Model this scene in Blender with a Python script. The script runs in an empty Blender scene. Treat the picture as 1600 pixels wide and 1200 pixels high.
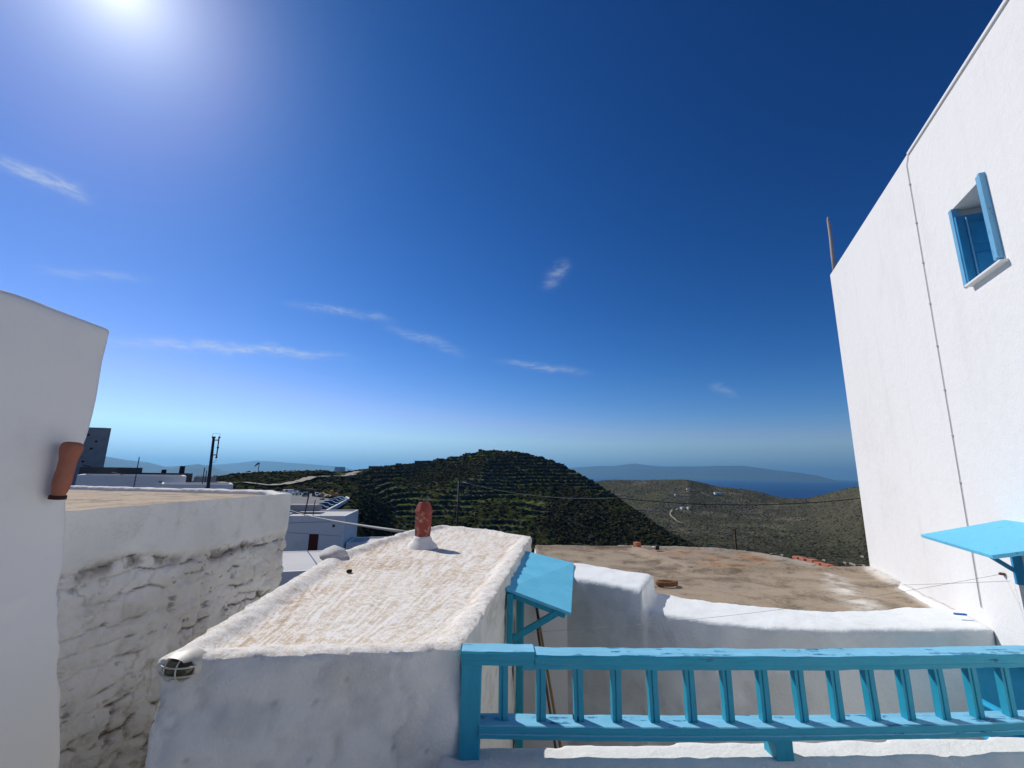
import bpy, bmesh, math, random
import numpy as np
from mathutils import Vector, Matrix

random.seed(7)
rng = np.random.default_rng(7)
SC = bpy.context.scene
COL = SC.collection
R = math.radians

# ------------------------------------------------------------------ camera
cam_d = bpy.data.cameras.new("camera")
cam = bpy.data.objects.new("camera", cam_d)
COL.objects.link(cam)
cam_d.sensor_width = 36.0
cam_d.lens = 36.0 * 675.0 / 1600.0
cam_d.clip_start = 0.05
cam_d.clip_end = 120000.0
PITCH, ROLL = math.atan(139 / 675.0), R(0.77)
_f = Vector((0, math.cos(PITCH), math.sin(PITCH)))
_u0 = Vector((0, -math.sin(PITCH), math.cos(PITCH)))
_r = Vector((1, 0, 0)) * math.cos(ROLL) + _u0 * math.sin(ROLL)
_u = Vector((-1, 0, 0)) * math.sin(ROLL) + _u0 * math.cos(ROLL)
cam.matrix_world = Matrix(((_r.x, _u.x, -_f.x, 0), (_r.y, _u.y, -_f.y, 0), (_r.z, _u.z, -_f.z, 1.6), (0, 0, 0, 1)))
SC.camera = cam
EYE = 1.6

# ------------------------------------------------------------------ sky, sun, exposure
SUN_AZ, SUN_EL = R(-49.5), R(42.0)        # azimuth from +Y, clockwise positive
sun_dir = Vector((math.sin(SUN_AZ) * math.cos(SUN_EL), math.cos(SUN_AZ) * math.cos(SUN_EL), math.sin(SUN_EL)))
SC.view_settings.view_transform = 'Standard'
SC.view_settings.look = 'None'
SC.view_settings.gamma = 1.0
SC.view_settings.exposure = 0.0
SC.view_settings.use_curve_mapping = False
SC.cycles.use_denoising = True
SC.cycles.max_bounces = 8
SC.cycles.diffuse_bounces = 4

world = bpy.data.worlds.new("World")
SC.world = world
world.use_nodes = True
wt = world.node_tree
wt.nodes.clear()


class NT:
    """small helper for writing node trees"""
    def __init__(self, nt): self.nt = nt
    def n(self, t, **kw):
        nd = self.nt.nodes.new(t)
        for k, v in kw.items(): setattr(nd, k, v)
        return nd
    def put(self, sock, v):
        if v is None: return
        if isinstance(v, bpy.types.NodeSocket): self.nt.links.new(v, sock)
        elif isinstance(v, (tuple, list, Vector)) and sock.type == 'RGBA' and len(v) == 3: sock.default_value = (*v, 1)
        else: sock.default_value = v
    def math(self, op, a, b=None, clamp=False):
        nd = self.n('ShaderNodeMath', operation=op, use_clamp=clamp)
        self.put(nd.inputs[0], a); self.put(nd.inputs[1], b)
        return nd.outputs[0]
    def vec(self, op, a, b=None, out=0):
        nd = self.n('ShaderNodeVectorMath', operation=op)
        self.put(nd.inputs[0], a)
        if b is not None: self.put(nd.inputs[3 if op == 'SCALE' else 1], b)
        return nd.outputs[out]
    def noise(self, v, scale, detail=4, rough=.55, dist=0.0):
        nd = self.n('ShaderNodeTexNoise')
        self.put(nd.inputs['Vector'], v); nd.inputs['Scale'].default_value = scale
        nd.inputs['Detail'].default_value = detail; nd.inputs['Roughness'].default_value = rough
        nd.inputs['Distortion'].default_value = dist
        return nd.outputs[0]
    def ramp(self, v, lo, hi, a=0.0, b=1.0):
        nd = self.n('ShaderNodeMapRange', interpolation_type='SMOOTHSTEP')
        self.put(nd.inputs[0], v)
        for i, x in enumerate((lo, hi, a, b)): nd.inputs[i + 1].default_value = x
        return nd.outputs[0]
    def mix(self, f, a, b, mode='MIX'):
        nd = self.n('ShaderNodeMix', data_type='RGBA', blend_type=mode)
        self.put(nd.inputs[0], f); self.put(nd.inputs[6], a); self.put(nd.inputs[7], b)
        return nd.outputs[2]


W = NT(wt)
sky = W.n('ShaderNodeTexSky', sky_type='NISHITA')
sky.sun_disc = False
sky.sun_elevation = SUN_EL
sky.sun_rotation = SUN_AZ
sky.altitude = 280
sky.air_density = 1.0
sky.dust_density = 0.25
sky.ozone_density = 2.5
# the deep, saturated blue of dry spring air: one even response per channel over the whole sky
SKY = 0.085
sep = W.n('ShaderNodeSeparateColor'); W.put(sep.inputs[0], sky.outputs[0])
cmb = W.n('ShaderNodeCombineColor')
chan = [W.math('MULTIPLY', W.math('POWER', W.math('MULTIPLY', sep.outputs[i_], SKY), g_), k_ / SKY) for i_, (g_, k_) in enumerate(((2.9, 5.0), (1.85, 1.5), (1.65, 1.65)))]
gg = W.math('MINIMUM', chan[1], W.math('MULTIPLY', chan[2], .76))
W.put(cmb.inputs[0], W.math('MINIMUM', chan[0], W.math('MULTIPLY', gg, .62))); W.put(cmb.inputs[1], gg); W.put(cmb.inputs[2], chan[2])
dirn = W.n('ShaderNodeTexCoord').outputs['Generated']
wn = W.noise(dirn, 14, 5, .6)
wmap = W.n('ShaderNodeMapping'); W.put(wmap.inputs[0], dirn); wmap.inputs['Scale'].default_value = (1, 1, 4.5)
wn2 = W.noise(wmap.outputs[0], 26, 6, .7, .6)
# thin cirrus streaks: (start direction, end direction, width, strength), each a direction in the sky
CIRRUS = [
    ((-.729, .537, .424), (-.677, .606, .418), .010, .55), ((-.729, .616, .297), (-.637, .701, .320), .008, .16),
    ((-.679, .704, .210), (-.383, .892, .240), .008, .42), ((-.446, .833, .328), (-.283, .901, .329), .007, .26),
    ((-.271, .912, .310), (-.118, .956, .270), .010, .20), ((-.020, .968, .252), (.160, .961, .227), .007, .24),
    ((.069, .907, .416), (.117, .881, .458), .012, .22), ((-.487, .869, .083), (-.200, .977, .074), .005, .20),
    ((.417, .890, .182), (.460, .873, .159), .008, .14),
]
cl = None
for a, b, w, s in CIRRUS:
    a, b = Vector(a).normalized(), Vector(b).normalized()
    c = ((a + b) / 2).normalized(); t = (b - a).normalized(); bt = c.cross(t).normalized(); half = (b - a).length / 2
    u = W.vec('DOT_PRODUCT', dirn, tuple(t), 1); u0 = c.dot(t)
    v = W.vec('DOT_PRODUCT', dirn, tuple(bt), 1)
    v = W.math('ADD', v, W.math('MULTIPLY', W.math('SUBTRACT', wn, .5), .035))
    uu = W.math('DIVIDE', W.math('SUBTRACT', u, u0), half)
    vv = W.math('DIVIDE', v, w)
    e = W.math('ADD', W.math('POWER', W.math('ABSOLUTE', uu), 4.0), W.math('MULTIPLY', vv, vv))
    g = W.math('POWER', 2.718, W.math('MULTIPLY', e, -1.0))
    front = W.math('GREATER_THAN', W.vec('DOT_PRODUCT', dirn, tuple(c), 1), 0.0)
    g = W.math('MULTIPLY', W.math('MULTIPLY', g, s), front)
    cl = g if cl is None else W.math('ADD', cl, g)
cl = W.math('MULTIPLY', W.math('MULTIPLY', cl, 1.25), W.ramp(wn2, .34, .66, .15, 1.0), clamp=True)
ang = W.math('ARCCOSINE', W.math('MINIMUM', W.vec('DOT_PRODUCT', dirn, tuple(sun_dir), 1), .99999))
aur = W.math('MULTIPLY', W.math('POWER', 2.718, W.math('DIVIDE', ang, -R(3.3))), 1.15 / SKY)      # forward scatter round the sun
aurc = W.n('ShaderNodeCombineColor')
for i_, k_ in enumerate((1.0, .97, .90)): W.put(aurc.inputs[i_], W.math('MULTIPLY', aur, k_))
skyc = W.mix(1.0, cmb.outputs[0], aurc.outputs[0], 'ADD')
cloudy = W.mix(cl, skyc, (7.5, 8.2, 9.0))
bg = W.n('ShaderNodeBackground'); W.put(bg.inputs[0], cloudy); bg.inputs[1].default_value = SKY
wo = W.n('ShaderNodeOutputWorld'); wt.links.new(bg.outputs[0], wo.inputs[0])

sun_d = bpy.data.lights.new("sun", 'SUN')
sun_d.energy = 3.9
sun_d.angle = R(0.53)
sun_d.color = (1.0, 0.96, 0.91)
sun = bpy.data.objects.new("sun", sun_d)
COL.objects.link(sun)
sun.rotation_euler = sun_dir.to_track_quat('Z', 'Y').to_euler()
sun.location = (0, 0, 40)


# ------------------------------------------------------------------ numpy noise
def _hash(ix, iy, iz, seed):
    h = (ix * 374761393 + iy * 668265263 + iz * 2147483647 + seed * 1274126177) & 0xFFFFFFFF
    h = ((h ^ (h >> 13)) * 1274126177) & 0xFFFFFFFF
    h = (h ^ (h >> 16)) & 0xFFFFFFFF
    return h.astype(np.float64) / 4294967295.0


def vnoise(p, seed=0):
    p = np.asarray(p, float)
    i = np.floor(p).astype(np.int64); f = p - i
    f = f * f * f * (f * (f * 6 - 15) + 10)
    r = 0
    for dx in (0, 1):
        for dy in (0, 1):
            for dz in (0, 1):
                w = (f[:, 0] if dx else 1 - f[:, 0]) * (f[:, 1] if dy else 1 - f[:, 1]) * (f[:, 2] if dz else 1 - f[:, 2])
                r = r + w * _hash(i[:, 0] + dx, i[:, 1] + dy, i[:, 2] + dz, seed)
    return r * 2 - 1


def fbm(p, scale=1.0, octv=4, seed=0, gain=.5):
    p = np.asarray(p, float) * scale
    r = 0; a = 1; s = 0
    for k in range(octv):
        r = r + a * vnoise(p + 17.3 * k, seed + k); s += a
        a *= gain; p = p * 2.03
    return r / s


def sstep(a, b, x):
    t = np.clip((x - a) / (b - a), 0, 1)
    return t * t * (3 - 2 * t)


def p3(*c):
    c = np.broadcast_arrays(*c)
    return np.stack([np.ravel(x).astype(float) for x in c], 1)


# ------------------------------------------------------------------ object helpers
def thing(name, label, cat, loc=(0, 0, 0), group=None, kind=None):
    o = bpy.data.objects.new(name, None)
    COL.objects.link(o)
    o.location = loc
    o.empty_display_size = .1
    return tag(o, label, cat, group, kind)


def tag(o, label=None, cat=None, group=None, kind=None):
    if label: o["label"] = label
    if cat: o["category"] = cat
    if group: o["group"] = group
    if kind: o["kind"] = kind
    return o


def link(name, me, mat, parent=None, local=False):
    """vertices are given in world coordinates, or with local in those of the parent"""
    o = bpy.data.objects.new(name, me)
    if mat is not None and len(me.materials) == 0: me.materials.append(mat)
    COL.objects.link(o)
    if parent is not None:
        o.parent = parent
        if parent.type == 'EMPTY' and not local: o.matrix_parent_inverse = Matrix.Translation(-Vector(parent.location))
    return o


def mesh_np(name, v, f, smooth=True):
    me = bpy.data.meshes.new(name)
    v = np.asarray(v, np.float32); f = np.asarray(f, np.int32)
    k = f.shape[1]
    me.vertices.add(len(v)); me.vertices.foreach_set("co", v.ravel())
    me.loops.add(f.size); me.loops.foreach_set("vertex_index", f.ravel())
    me.polygons.add(len(f)); me.polygons.foreach_set("loop_start", np.arange(0, f.size, k, dtype=np.int32))
    try: me.polygons.foreach_set("loop_total", np.full(len(f), k, np.int32))
    except Exception: pass
    me.update(calc_edges=True)
    me.polygons.foreach_set("use_smooth", np.full(len(f), smooth))
    return me


def set_col(me, c):
    a = me.color_attributes.new("Col", 'FLOAT_COLOR', 'POINT')
    c = np.asarray(c, np.float32)
    if c.shape[1] == 3: c = np.concatenate([c, np.ones((len(c), 1), np.float32)], 1)
    a.data.foreach_set("color", c.ravel())


def get_co(me):
    v = np.empty(len(me.vertices) * 3, np.float32); me.vertices.foreach_get("co", v)
    return v.reshape(-1, 3).astype(float)


def get_no(me):
    v = np.empty(len(me.vertices) * 3, np.float32); me.vertices.foreach_get("normal", v)
    return v.reshape(-1, 3).astype(float)


class MB:
    """collects simple solids into one mesh"""
    def __init__(self): self.v = []; self.f = []
    def add(self, vs, fs):
        b = len(self.v); self.v += [tuple(x) for x in vs]; self.f += [tuple(i + b for i in f) for f in fs]; return self
    def prism(self, poly, z0, z1):
        n = len(poly)
        zt = z1 if isinstance(z1, (list, tuple)) else [z1] * n
        return self.add([(x, y, z0) for x, y in poly] + [(p[0], p[1], z) for p, z in zip(poly, zt)],
                        [tuple(range(n))[::-1], tuple(range(n, 2 * n))] + [(i, (i + 1) % n, n + (i + 1) % n, n + i) for i in range(n)])
    def box(self, c, s, rz=0.0):
        x, y = s[0] / 2, s[1] / 2; ca, sa = math.cos(rz), math.sin(rz)
        poly = [(c[0] + ca * a - sa * b, c[1] + sa * a + ca * b) for a, b in ((-x, -y), (x, -y), (x, y), (-x, y))]
        return self.prism(poly, c[2] - s[2] / 2, c[2] + s[2] / 2)
    def extrude(self, prof, p0, p1, side, up, n=1):
        """profile [(a,b)] in the side/up frame swept from p0 to p1"""
        p0, p1, side, up = Vector(p0), Vector(p1), Vector(side), Vector(up); k = len(prof)
        vs = []
        for i in range(n + 1):
            c = p0.lerp(p1, i / n)
            vs += [c + side * a + up * b for a, b in prof]
        fs = [tuple(range(k))[::-1], tuple(range(n * k, n * k + k))]
        for i in range(n):
            fs += [(i * k + j, i * k + (j + 1) % k, (i + 1) * k + (j + 1) % k, (i + 1) * k + j) for j in range(k)]
        return self.add(vs, fs)
    def beam(self, p0, p1, w, h, up=(0, 0, 1)):
        p0, p1 = Vector(p0), Vector(p1); d = (p1 - p0).normalized()
        s = d.cross(Vector(up)).normalized(); u = s.cross(d).normalized()
        return self.extrude([(-w / 2, -h / 2), (w / 2, -h / 2), (w / 2, h / 2), (-w / 2, h / 2)], p0, p1, s, u)
    def tube(self, pts, r, n=8):
        pts = [Vector(p) for p in pts]; rr = r if isinstance(r, (list, tuple)) else [r] * len(pts)
        vs = []; prev = None
        for i, p in enumerate(pts):
            d = (pts[min(i + 1, len(pts) - 1)] - pts[max(i - 1, 0)]).normalized()
            ref = Vector((0, 0, 1)) if abs(d.z) < .9 else Vector((1, 0, 0))
            s = d.cross(ref).normalized() if prev is None else (prev - d * prev.dot(d)).normalized()
            prev = s; u = d.cross(s)
            vs += [p + (s * math.cos(2 * math.pi * j / n) + u * math.sin(2 * math.pi * j / n)) * rr[i] for j in range(n)]
        fs = [tuple(range(n))[::-1], tuple(range((len(pts) - 1) * n, len(pts) * n))]
        for i in range(len(pts) - 1):
            fs += [(i * n + j, i * n + (j + 1) % n, (i + 1) * n + (j + 1) % n, (i + 1) * n + j) for j in range(n)]
        return self.add(vs, fs)
    def mesh(self, name, smooth=False, bevel=0.0, seg=2):
        me = bpy.data.meshes.new(name)
        bm = bmesh.new()
        vs = [bm.verts.new(v) for v in self.v]
        for f in self.f:
            try: bm.faces.new([vs[i] for i in f])
            except ValueError: pass
        bmesh.ops.recalc_face_normals(bm, faces=bm.faces)
        if bevel:
            bmesh.ops.bevel(bm, geom=[e for e in bm.edges if e.is_manifold and e.calc_face_angle(0) > .5], offset=bevel, segments=seg, profile=.5, affect='EDGES', clamp_overlap=True)
        bm.to_mesh(me); bm.free()
        for p in me.polygons: p.use_smooth = smooth
        return me
    def build(self, name, mat, parent=None, smooth=False, bevel=0.0, seg=2, local=False):
        return link(name, self.mesh(name, smooth, bevel, seg), mat, parent, local)


def remesh(mb, voxel, smooth_it, keep=None):
    """solid -> even voxel surface with soft plaster edges"""
    me = mb.mesh("tmp")
    o = bpy.data.objects.new("tmp", me); COL.objects.link(o)
    m = o.modifiers.new("r", 'REMESH'); m.mode = 'VOXEL'; m.voxel_size = voxel
    if smooth_it:
        s = o.modifiers.new("s", 'SMOOTH'); s.factor = .5; s.iterations = smooth_it
    dg = bpy.context.evaluated_depsgraph_get()
    out = bpy.data.meshes.new_from_object(o.evaluated_get(dg))
    bpy.data.objects.remove(o); bpy.data.meshes.remove(me)
    out.polygons.foreach_set("use_smooth", np.ones(len(out.polygons), bool))
    return out


def faces_of(me):
    """quads of a remeshed mesh as an array"""
    n = len(me.polygons)
    lt = np.empty(n, np.int32); me.polygons.foreach_get("loop_total", lt)
    li = np.empty(len(me.loops), np.int32); me.loops.foreach_get("vertex_index", li)
    st = np.empty(n, np.int32); me.polygons.foreach_get("loop_start", st)
    q = st[lt == 4]
    return li[q[:, None] + np.arange(4)]


def submesh(name, v, f, sel, col=None, smooth=True):
    ff = f[sel]
    used, inv = np.unique(ff, return_inverse=True)
    me = mesh_np(name, v[used], inv.reshape(ff.shape), smooth)
    if col is not None: set_col(me, col[used])
    return me


# ------------------------------------------------------------------ materials
def material(name):
    m = bpy.data.materials.new(name); m.use_nodes = True
    t = NT(m.node_tree); b = m.node_tree.nodes['Principled BSDF']
    return m, t, b


def coords(t, mode='Object'): return t.n('ShaderNodeTexCoord').outputs[mode]


def add_bump(t, b, h, strength, dist):
    nd = t.n('ShaderNodeBump'); nd.inputs['Strength'].default_value = strength; nd.inputs['Distance'].default_value = dist
    t.put(nd.inputs['Height'], h); t.nt.links.new(nd.outputs[0], b.inputs['Normal'])


def plaster_mat(name, base, dirt, dirt_lo=.52, dirt_hi=.72, scale=2.0, use_col=False, bump=.35, bscale=60, rough=.92, streak=False):
    m, t, b = material(name); c = coords(t)
    n1 = t.noise(c, scale, 6, .6, .3); n2 = t.noise(c, scale * 9, 5, .65)
    col = t.mix(t.ramp(t.math('ADD', t.math('MULTIPLY', n1, .65), t.math('MULTIPLY', n2, .35)), dirt_lo, dirt_hi), base, dirt)
    if streak:
        sv = t.n('ShaderNodeMapping'); t.put(sv.inputs[0], c); sv.inputs['Scale'].default_value = (2.2, 2.2, .25)
        col = t.mix(t.math('MULTIPLY', t.ramp(t.noise(sv.outputs[0], 2.5, 5, .6),   .5, .8), .28), col, tuple(x * .82 for x in dirt))
    if use_col:
        a = t.n('ShaderNodeAttribute', attribute_name="Col")
        col = t.mix(1.0, col, a.outputs[0], 'MULTIPLY')
    t.put(b.inputs['Base Color'], col); b.inputs['Roughness'].default_value = rough
    b.inputs['Specular IOR Level'].default_value = .2
    h = t.math('ADD', t.noise(c, bscale, 5, .7), t.math('MULTIPLY', t.noise(c, bscale * .18, 4, .6), 1.6))
    add_bump(t, b, h, bump, .012)
    return m


def paint_mat(name, base, worn, grain=(1, 1, 1), rough=.45, amount=.66, bump=.25):
    m, t, b = material(name); c = coords(t)
    mp = t.n('ShaderNodeMapping'); t.put(mp.inputs[0], c); mp.inputs['Scale'].default_value = grain
    g = t.noise(mp.outputs[0], 26, 6, .65, .2)
    n = t.noise(c, 5, 6, .65)
    col = t.mix(t.ramp(n, .35, .75, 0, .45), base, tuple(x * 1.18 + .012 for x in base))
    bm_ = t.n('ShaderNodeMapping'); t.put(bm_.inputs[0], c); bm_.inputs['Scale'].default_value = (grain[0] + .3, grain[1] * 3.0, grain[2] * 3.0) if grain != (1, 1, 1) else (3.0, 14.0, 3.0)
    col = t.mix(t.ramp(t.noise(bm_.outputs[0], 9, 6, .75), .30, .72, 0, .55), col, tuple(x * .74 for x in base))
    chips = t.ramp(t.math('ADD', t.math('MULTIPLY', g, .6), t.math('MULTIPLY', t.noise(c, 11, 5, .7), .4)), amount, amount + .035)
    col = t.mix(chips, col, worn)
    t.put(b.inputs['Base Color'], col)
    t.put(b.inputs['Roughness'], t.ramp(n, .3, .7, rough - .08, rough + .15))
    b.inputs['Specular IOR Level'].default_value = .35
    add_bump(t, b, t.math('SUBTRACT', t.math('MULTIPLY', g, .8), t.math('MULTIPLY', chips, .5)), bump, .004)
    return m


def flat_mat(name, base, rough=.8, var=.25, scale=8, metal=0.0, bump=0.0):
    m, t, b = material(name); c = coords(t)
    t.put(b.inputs['Base Color'], t.mix(t.noise(c, scale, 5, .6), tuple(x * (1 - var) for x in base), tuple(min(1, x * (1 + var)) for x in base)))
    b.inputs['Roughness'].default_value = rough; b.inputs['Metallic'].default_value = metal
    b.inputs['Specular IOR Level'].default_value = .3
    if bump: add_bump(t, b, t.noise(c, scale * 6, 5, .7), bump, .01)
    return m


M = {}
M['house_left'] = plaster_mat('whitewash smooth', (.82, .81, .77), (.74, .72, .67), scale=.8, bump=.16, bscale=30)
M['facade'] = plaster_mat('whitewash facade', (.80, .78, .745), (.72, .70, .65), .46, .8, scale=.7, bump=.30, bscale=75, streak=True)
M['white'] = plaster_mat('whitewash clean', (.81, .79, .745), (.69, .65, .58), .55, .75, scale=2.2, bump=.5, bscale=45)
M['white_col'] = plaster_mat('whitewash stained', (.85, .815, .725), (.73, .68, .575), .50, .78, scale=2.5, use_col=True, bump=.55, bscale=55)
M['rough_col'] = plaster_mat('whitewash rough', (.84, .82, .79), (.66, .61, .54), .48, .72, scale=5, use_col=True, bump=.9, bscale=48)
M['stone_col'] = plaster_mat('whitewashed rubble', (.88, .87, .84), (.72, .69, .65), .48, .74, scale=6, use_col=True, bump=.8, bscale=40)
M['concrete_brown'] = plaster_mat('brown screed', (.36, .285, .20), (.18, .14, .095), .46, .64, scale=3.6, use_col=True, bump=.7, bscale=40)
M['concrete_roof'] = plaster_mat('dry brown roof', (.36, .29, .22), (.26, .20, .15), .40, .70, scale=1.4, bump=.5, bscale=30)
M['blue_rail'] = paint_mat('blue railing paint', (.018, .315, .44), (.012, .10, .18), (.15, 2.2, 2.2), amount=.605, bump=.5)
M['blue_lit_top'] = paint_mat('sunlit worn railing paint', (.21, .55, .74), (.03, .19, .36), (.12, 2.0, 2.0), rough=.65, amount=.55, bump=.8)  # paler base carries painted sunlight; the chips and roughness are wear
M['blue_post'] = paint_mat('blue baluster paint', (.018, .315, .44), (.012, .12, .20), (2.5, 2.5, .2), amount=.62, bump=.5)
M['blue_board'] = paint_mat('blue board paint', (.145, .56, .77), (.10, .38, .54), (1, 1, 1), rough=.6, amount=.60, bump=.4)
M['blue_shutter'] = paint_mat('blue shutter paint', (.035, .27, .50), (.02, .13, .28), (2, 2, .3), rough=.35)
M['blue_light'] = paint_mat('pale blue paint', (.16, .42, .62), (.05, .20, .40), (2, 2, .3), amount=.60)
M['blue_plastic'] = flat_mat('cyan plastic', (.03, .42, .68), .35, .12)
M['clay'] = flat_mat('terracotta', (.36, .135, .085), .8, .22, 14, bump=.3)
M['clay_dark'] = flat_mat('dark clay mouth', (.05, .02, .018), .9)
m_, t_, b_ = material('weathered red clay'); c_ = coords(t_)
t_.put(b_.inputs['Base Color'], t_.mix(t_.ramp(t_.noise(c_, 13, 6, .75), .53, .62), (.27, .048, .032), t_.mix(t_.noise(c_, 40, 4), (.42, .30, .22), (.30, .24, .17))))
b_.inputs['Roughness'].default_value = .85; add_bump(t_, b_, t_.noise(c_, 60, 5, .7), .4, .01); M['clay_red'] = m_
M['brick'] = flat_mat('orange brick', (.42, .15, .09), .9, .3, 18, bump=.4)
M['black'] = flat_mat('black plastic', (.012, .012, .013), .5)
M['dark_hole'] = flat_mat('dark hole fill', (.02, .018, .016), .95)
M['wood_stick'] = flat_mat('varnished stick', (.33, .19, .08), .5, .25, 20)
M['wood_dark'] = flat_mat('dark stick', (.12, .085, .05), .6, .25, 20)
M['wire'] = flat_mat('grey wire', (.34, .34, .33), .6)
M['wire_dark'] = flat_mat('dark cable', (.02, .02, .02), .7)
M['pipe_grey'] = flat_mat('grey conduit', (.62, .60, .59), .6, .1)
M['metal_dark'] = flat_mat('dark metal', (.035, .035, .04), .6, .2)
M['metal_rust'] = flat_mat('rusty iron', (.12, .055, .03), .85, .35, 20)
M['asphalt'] = flat_mat('pale asphalt', (.20, .195, .19), .95, .25, .15)
M['dirt'] = flat_mat('dirt track', (.36, .31, .24), .95, .2, .2)
M['grey_wall'] = plaster_mat('grey render', (.36, .35, .34), (.27, .26, .25), .45, .7, scale=.6, bump=.3, bscale=8)
M['far_white'] = plaster_mat('far whitewash', (.78, .77, .75), (.66, .64, .60), .5, .75, scale=.5, bump=.2, bscale=8)
M['far_roof'] = flat_mat('pale flat roof', (.62, .60, .56), .95, .15, .6)
M['dark_roof'] = flat_mat('dark roof', (.09, .085, .085), .9)
M['red_door'] = flat_mat('dark red door', (.09, .012, .012), .6, .25)
M['teal_net'] = flat_mat('teal net', (.16, .42, .36), .8, .25)
M['rope'] = flat_mat('brown rope', (.20, .10, .045), .95, .35, 60, bump=.6)
M['rock'] = flat_mat('whitewashed rock', (.58, .56, .53), .95, .2, 9, bump=.6)
M['glass_dark'] = flat_mat('dark window glass', (.015, .018, .022), .08, .1)
M['tyre'] = flat_mat('tyre rubber', (.02, .02, .02), .9)
m_, t_, b_ = material('amber lamp glass')
b_.inputs['Base Color'].default_value = (.10, .075, .03, 1); b_.inputs['Roughness'].default_value = .06
b_.inputs['Transmission Weight'].default_value = .35; b_.inputs['Coat Weight'].default_value = .6; M['lamp_glass'] = m_
M['lamp_white'] = flat_mat('cream enamel', (.62, .58, .48), .45, .12, 20)
M['lamp_wire'] = flat_mat('cream wire', (.60, .57, .42), .4, .1)

# ================================================================== TERRAIN (heights are relative to the eye, EYE is added last)
SEA_Z = -200.0
NEAR = np.array([(-50, -.030), (-42, -.028), (-36, -.024), (-33.5, -.0144), (-32.4, -.0107), (-30, -.0066), (-27.4, -.0048), (-25.4, -.0031), (-23.4, -.0013), (-20.5, -.002),
                 (-18.3, .0026), (-16.1, .010), (-13, .0151), (-10.6, .0242), (-6.55, .0383), (-3.66, .0500), (.12, .0474), (2.64, .0421),
                 (5.3, .0311), (8.4, .0061), (10.8, -.017), (13.1, -.0423), (16.1, -.0809), (18.3, -.1066), (20.4, -.1288), (22.4, -.1451),
                 (24.4, -.1606), (28, -.19), (40, -.24), (85, -.26)])
NEAR_R = np.array([(-50, 300), (-34, 290), (-28, 330), (-18, 370), (-8, 385), (0, 380), (6, 360), (12, 325), (18, 280), (24, 240), (30, 220), (85, 200)])
SEC = np.array([(-85, -.10), (-30, -.06), (-20, -.04), (0, -.02), (8.4, -.0177), (10.8, -.0156), (13.2, -.0122), (21.85, -.0096), (23.6, -.0155), (24.9, -.0214), (27.6, -.0252),
                (29.5, -.0316), (30.7, -.0381), (31.9, -.0409), (33.6, -.0396), (35.3, -.0304), (37, -.0214), (38.3, -.0163), (41, -.0106), (55, -.004), (85, 0)])
SEC_R = np.array([(-85, 900), (-20, 1100), (0, 1250), (12, 1350), (22, 1300), (30, 1450), (34, 1350), (38, 950), (45, 850), (85, 800)])


def terrain_profile(az, r):
    """relative height, smooth large shape; az deg (n), r (m) -> (n,m)"""
    e1 = np.interp(az, NEAR[:, 0], NEAR[:, 1]); R1 = np.interp(az, NEAR_R[:, 0], NEAR_R[:, 1])
    e2 = np.interp(az, SEC[:, 0], SEC[:, 1]); R2 = np.interp(az, SEC_R[:, 0], SEC_R[:, 1])
    wl = 1 - sstep(-20.0, -13.5, az)               # plateau with the car park on the left
    wr = sstep(4, 24, az)                          # valley opening to the right
    out = np.empty((len(az), len(r)))
    for i in range(len(az)):
        a, b = wl[i], wr[i]
        def m(left, mid, right): return a * left + (1 - a) * ((1 - b) * mid + b * right)
        pr = [2, 14, 60, 110, 160, 222, R1[i], R1[i] + 60, R1[i] + 200, 560, R2[i] * .70, R2[i], R2[i] + 500, 4200, 9000]
        pz = [-4.0, m(-5, -5, -5.0), m(-8.5, -15, -16), m(-9.9, -27, -28), m(-9.9, -38, -42), m(-9.8, -43, -58), e1[i] * R1[i],
              e1[i] * R1[i] - m(3, 6, 6), m(-34, -45, -88), m(-75, -85, -93), m(-90, -80, -70 + e2[i] * 300), e2[i] * R2[i], e2[i] * R2[i] - 70, -300, -320]
        out[i] = np.interp(r, pr, pz)
    for _ in range(2):                              # soften kinks along the radius
        k = 9
        pad = np.pad(out, ((0, 0), (k // 2, k // 2)), mode='edge')
        out = sum(pad[:, j:j + out.shape[1]] for j in range(k)) / k
    # keep the ridge lines where they stand
    for e, Rr, wdt in ((e1, R1, 45.0), (e2, R2, 220.0)):
        for _ in range(2):
            near = np.abs(r[None, :] - Rr[:, None]) < wdt
            el = np.where(near, out / r[None, :], -9).max(1)
            out += ((e - el) * Rr)[:, None] * np.exp(-((r[None, :] - Rr[:, None]) / wdt) ** 2)
    return out


RT = np.concatenate([np.linspace(3, 100, 34), np.linspace(104, 196, 46), np.linspace(197, 420, 300), np.geomspace(424, 1650, 190), np.geomspace(1690, 8000, 24)])
AZ = np.concatenate([np.linspace(-85, -37, 50), np.linspace(-36.5, 42, 640), np.linspace(42.6, 85, 40)])
ZB = terrain_profile(AZ, RT)
AA, RR = np.meshgrid(np.radians(AZ), RT, indexing='ij')
TX, TY = RR * np.sin(AA), RR * np.cos(AA)
P2 = p3(TX, TY, 0 * TX)
big = (fbm(P2, 1 / 70., 4, 3)).reshape(TX.shape)
med = (fbm(P2, 1 / 14., 4, 11)).reshape(TX.shape)
fine = (fbm(P2, 1 / 3.0, 3, 23)).reshape(TX.shape)
rough_amt = sstep(60, 240, RR)
ridge_keep = 1 - .75 * np.exp(-((RR - np.interp(np.degrees(AA), NEAR_R[:, 0], NEAR_R[:, 1])) / 30) ** 2)
lot = (sstep(-36, -33, np.degrees(AA)) * (1 - sstep(-20.5, -18.5, np.degrees(AA)))) * sstep(85, 98, RR) * (1 - sstep(212, 228, RR))
TZ = ZB + (big * 3.2 * ridge_keep + med * 1.1 * ridge_keep + fine * .35) * rough_amt * (1 - lot)
far_w = sstep(420, 900, RR)
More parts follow.
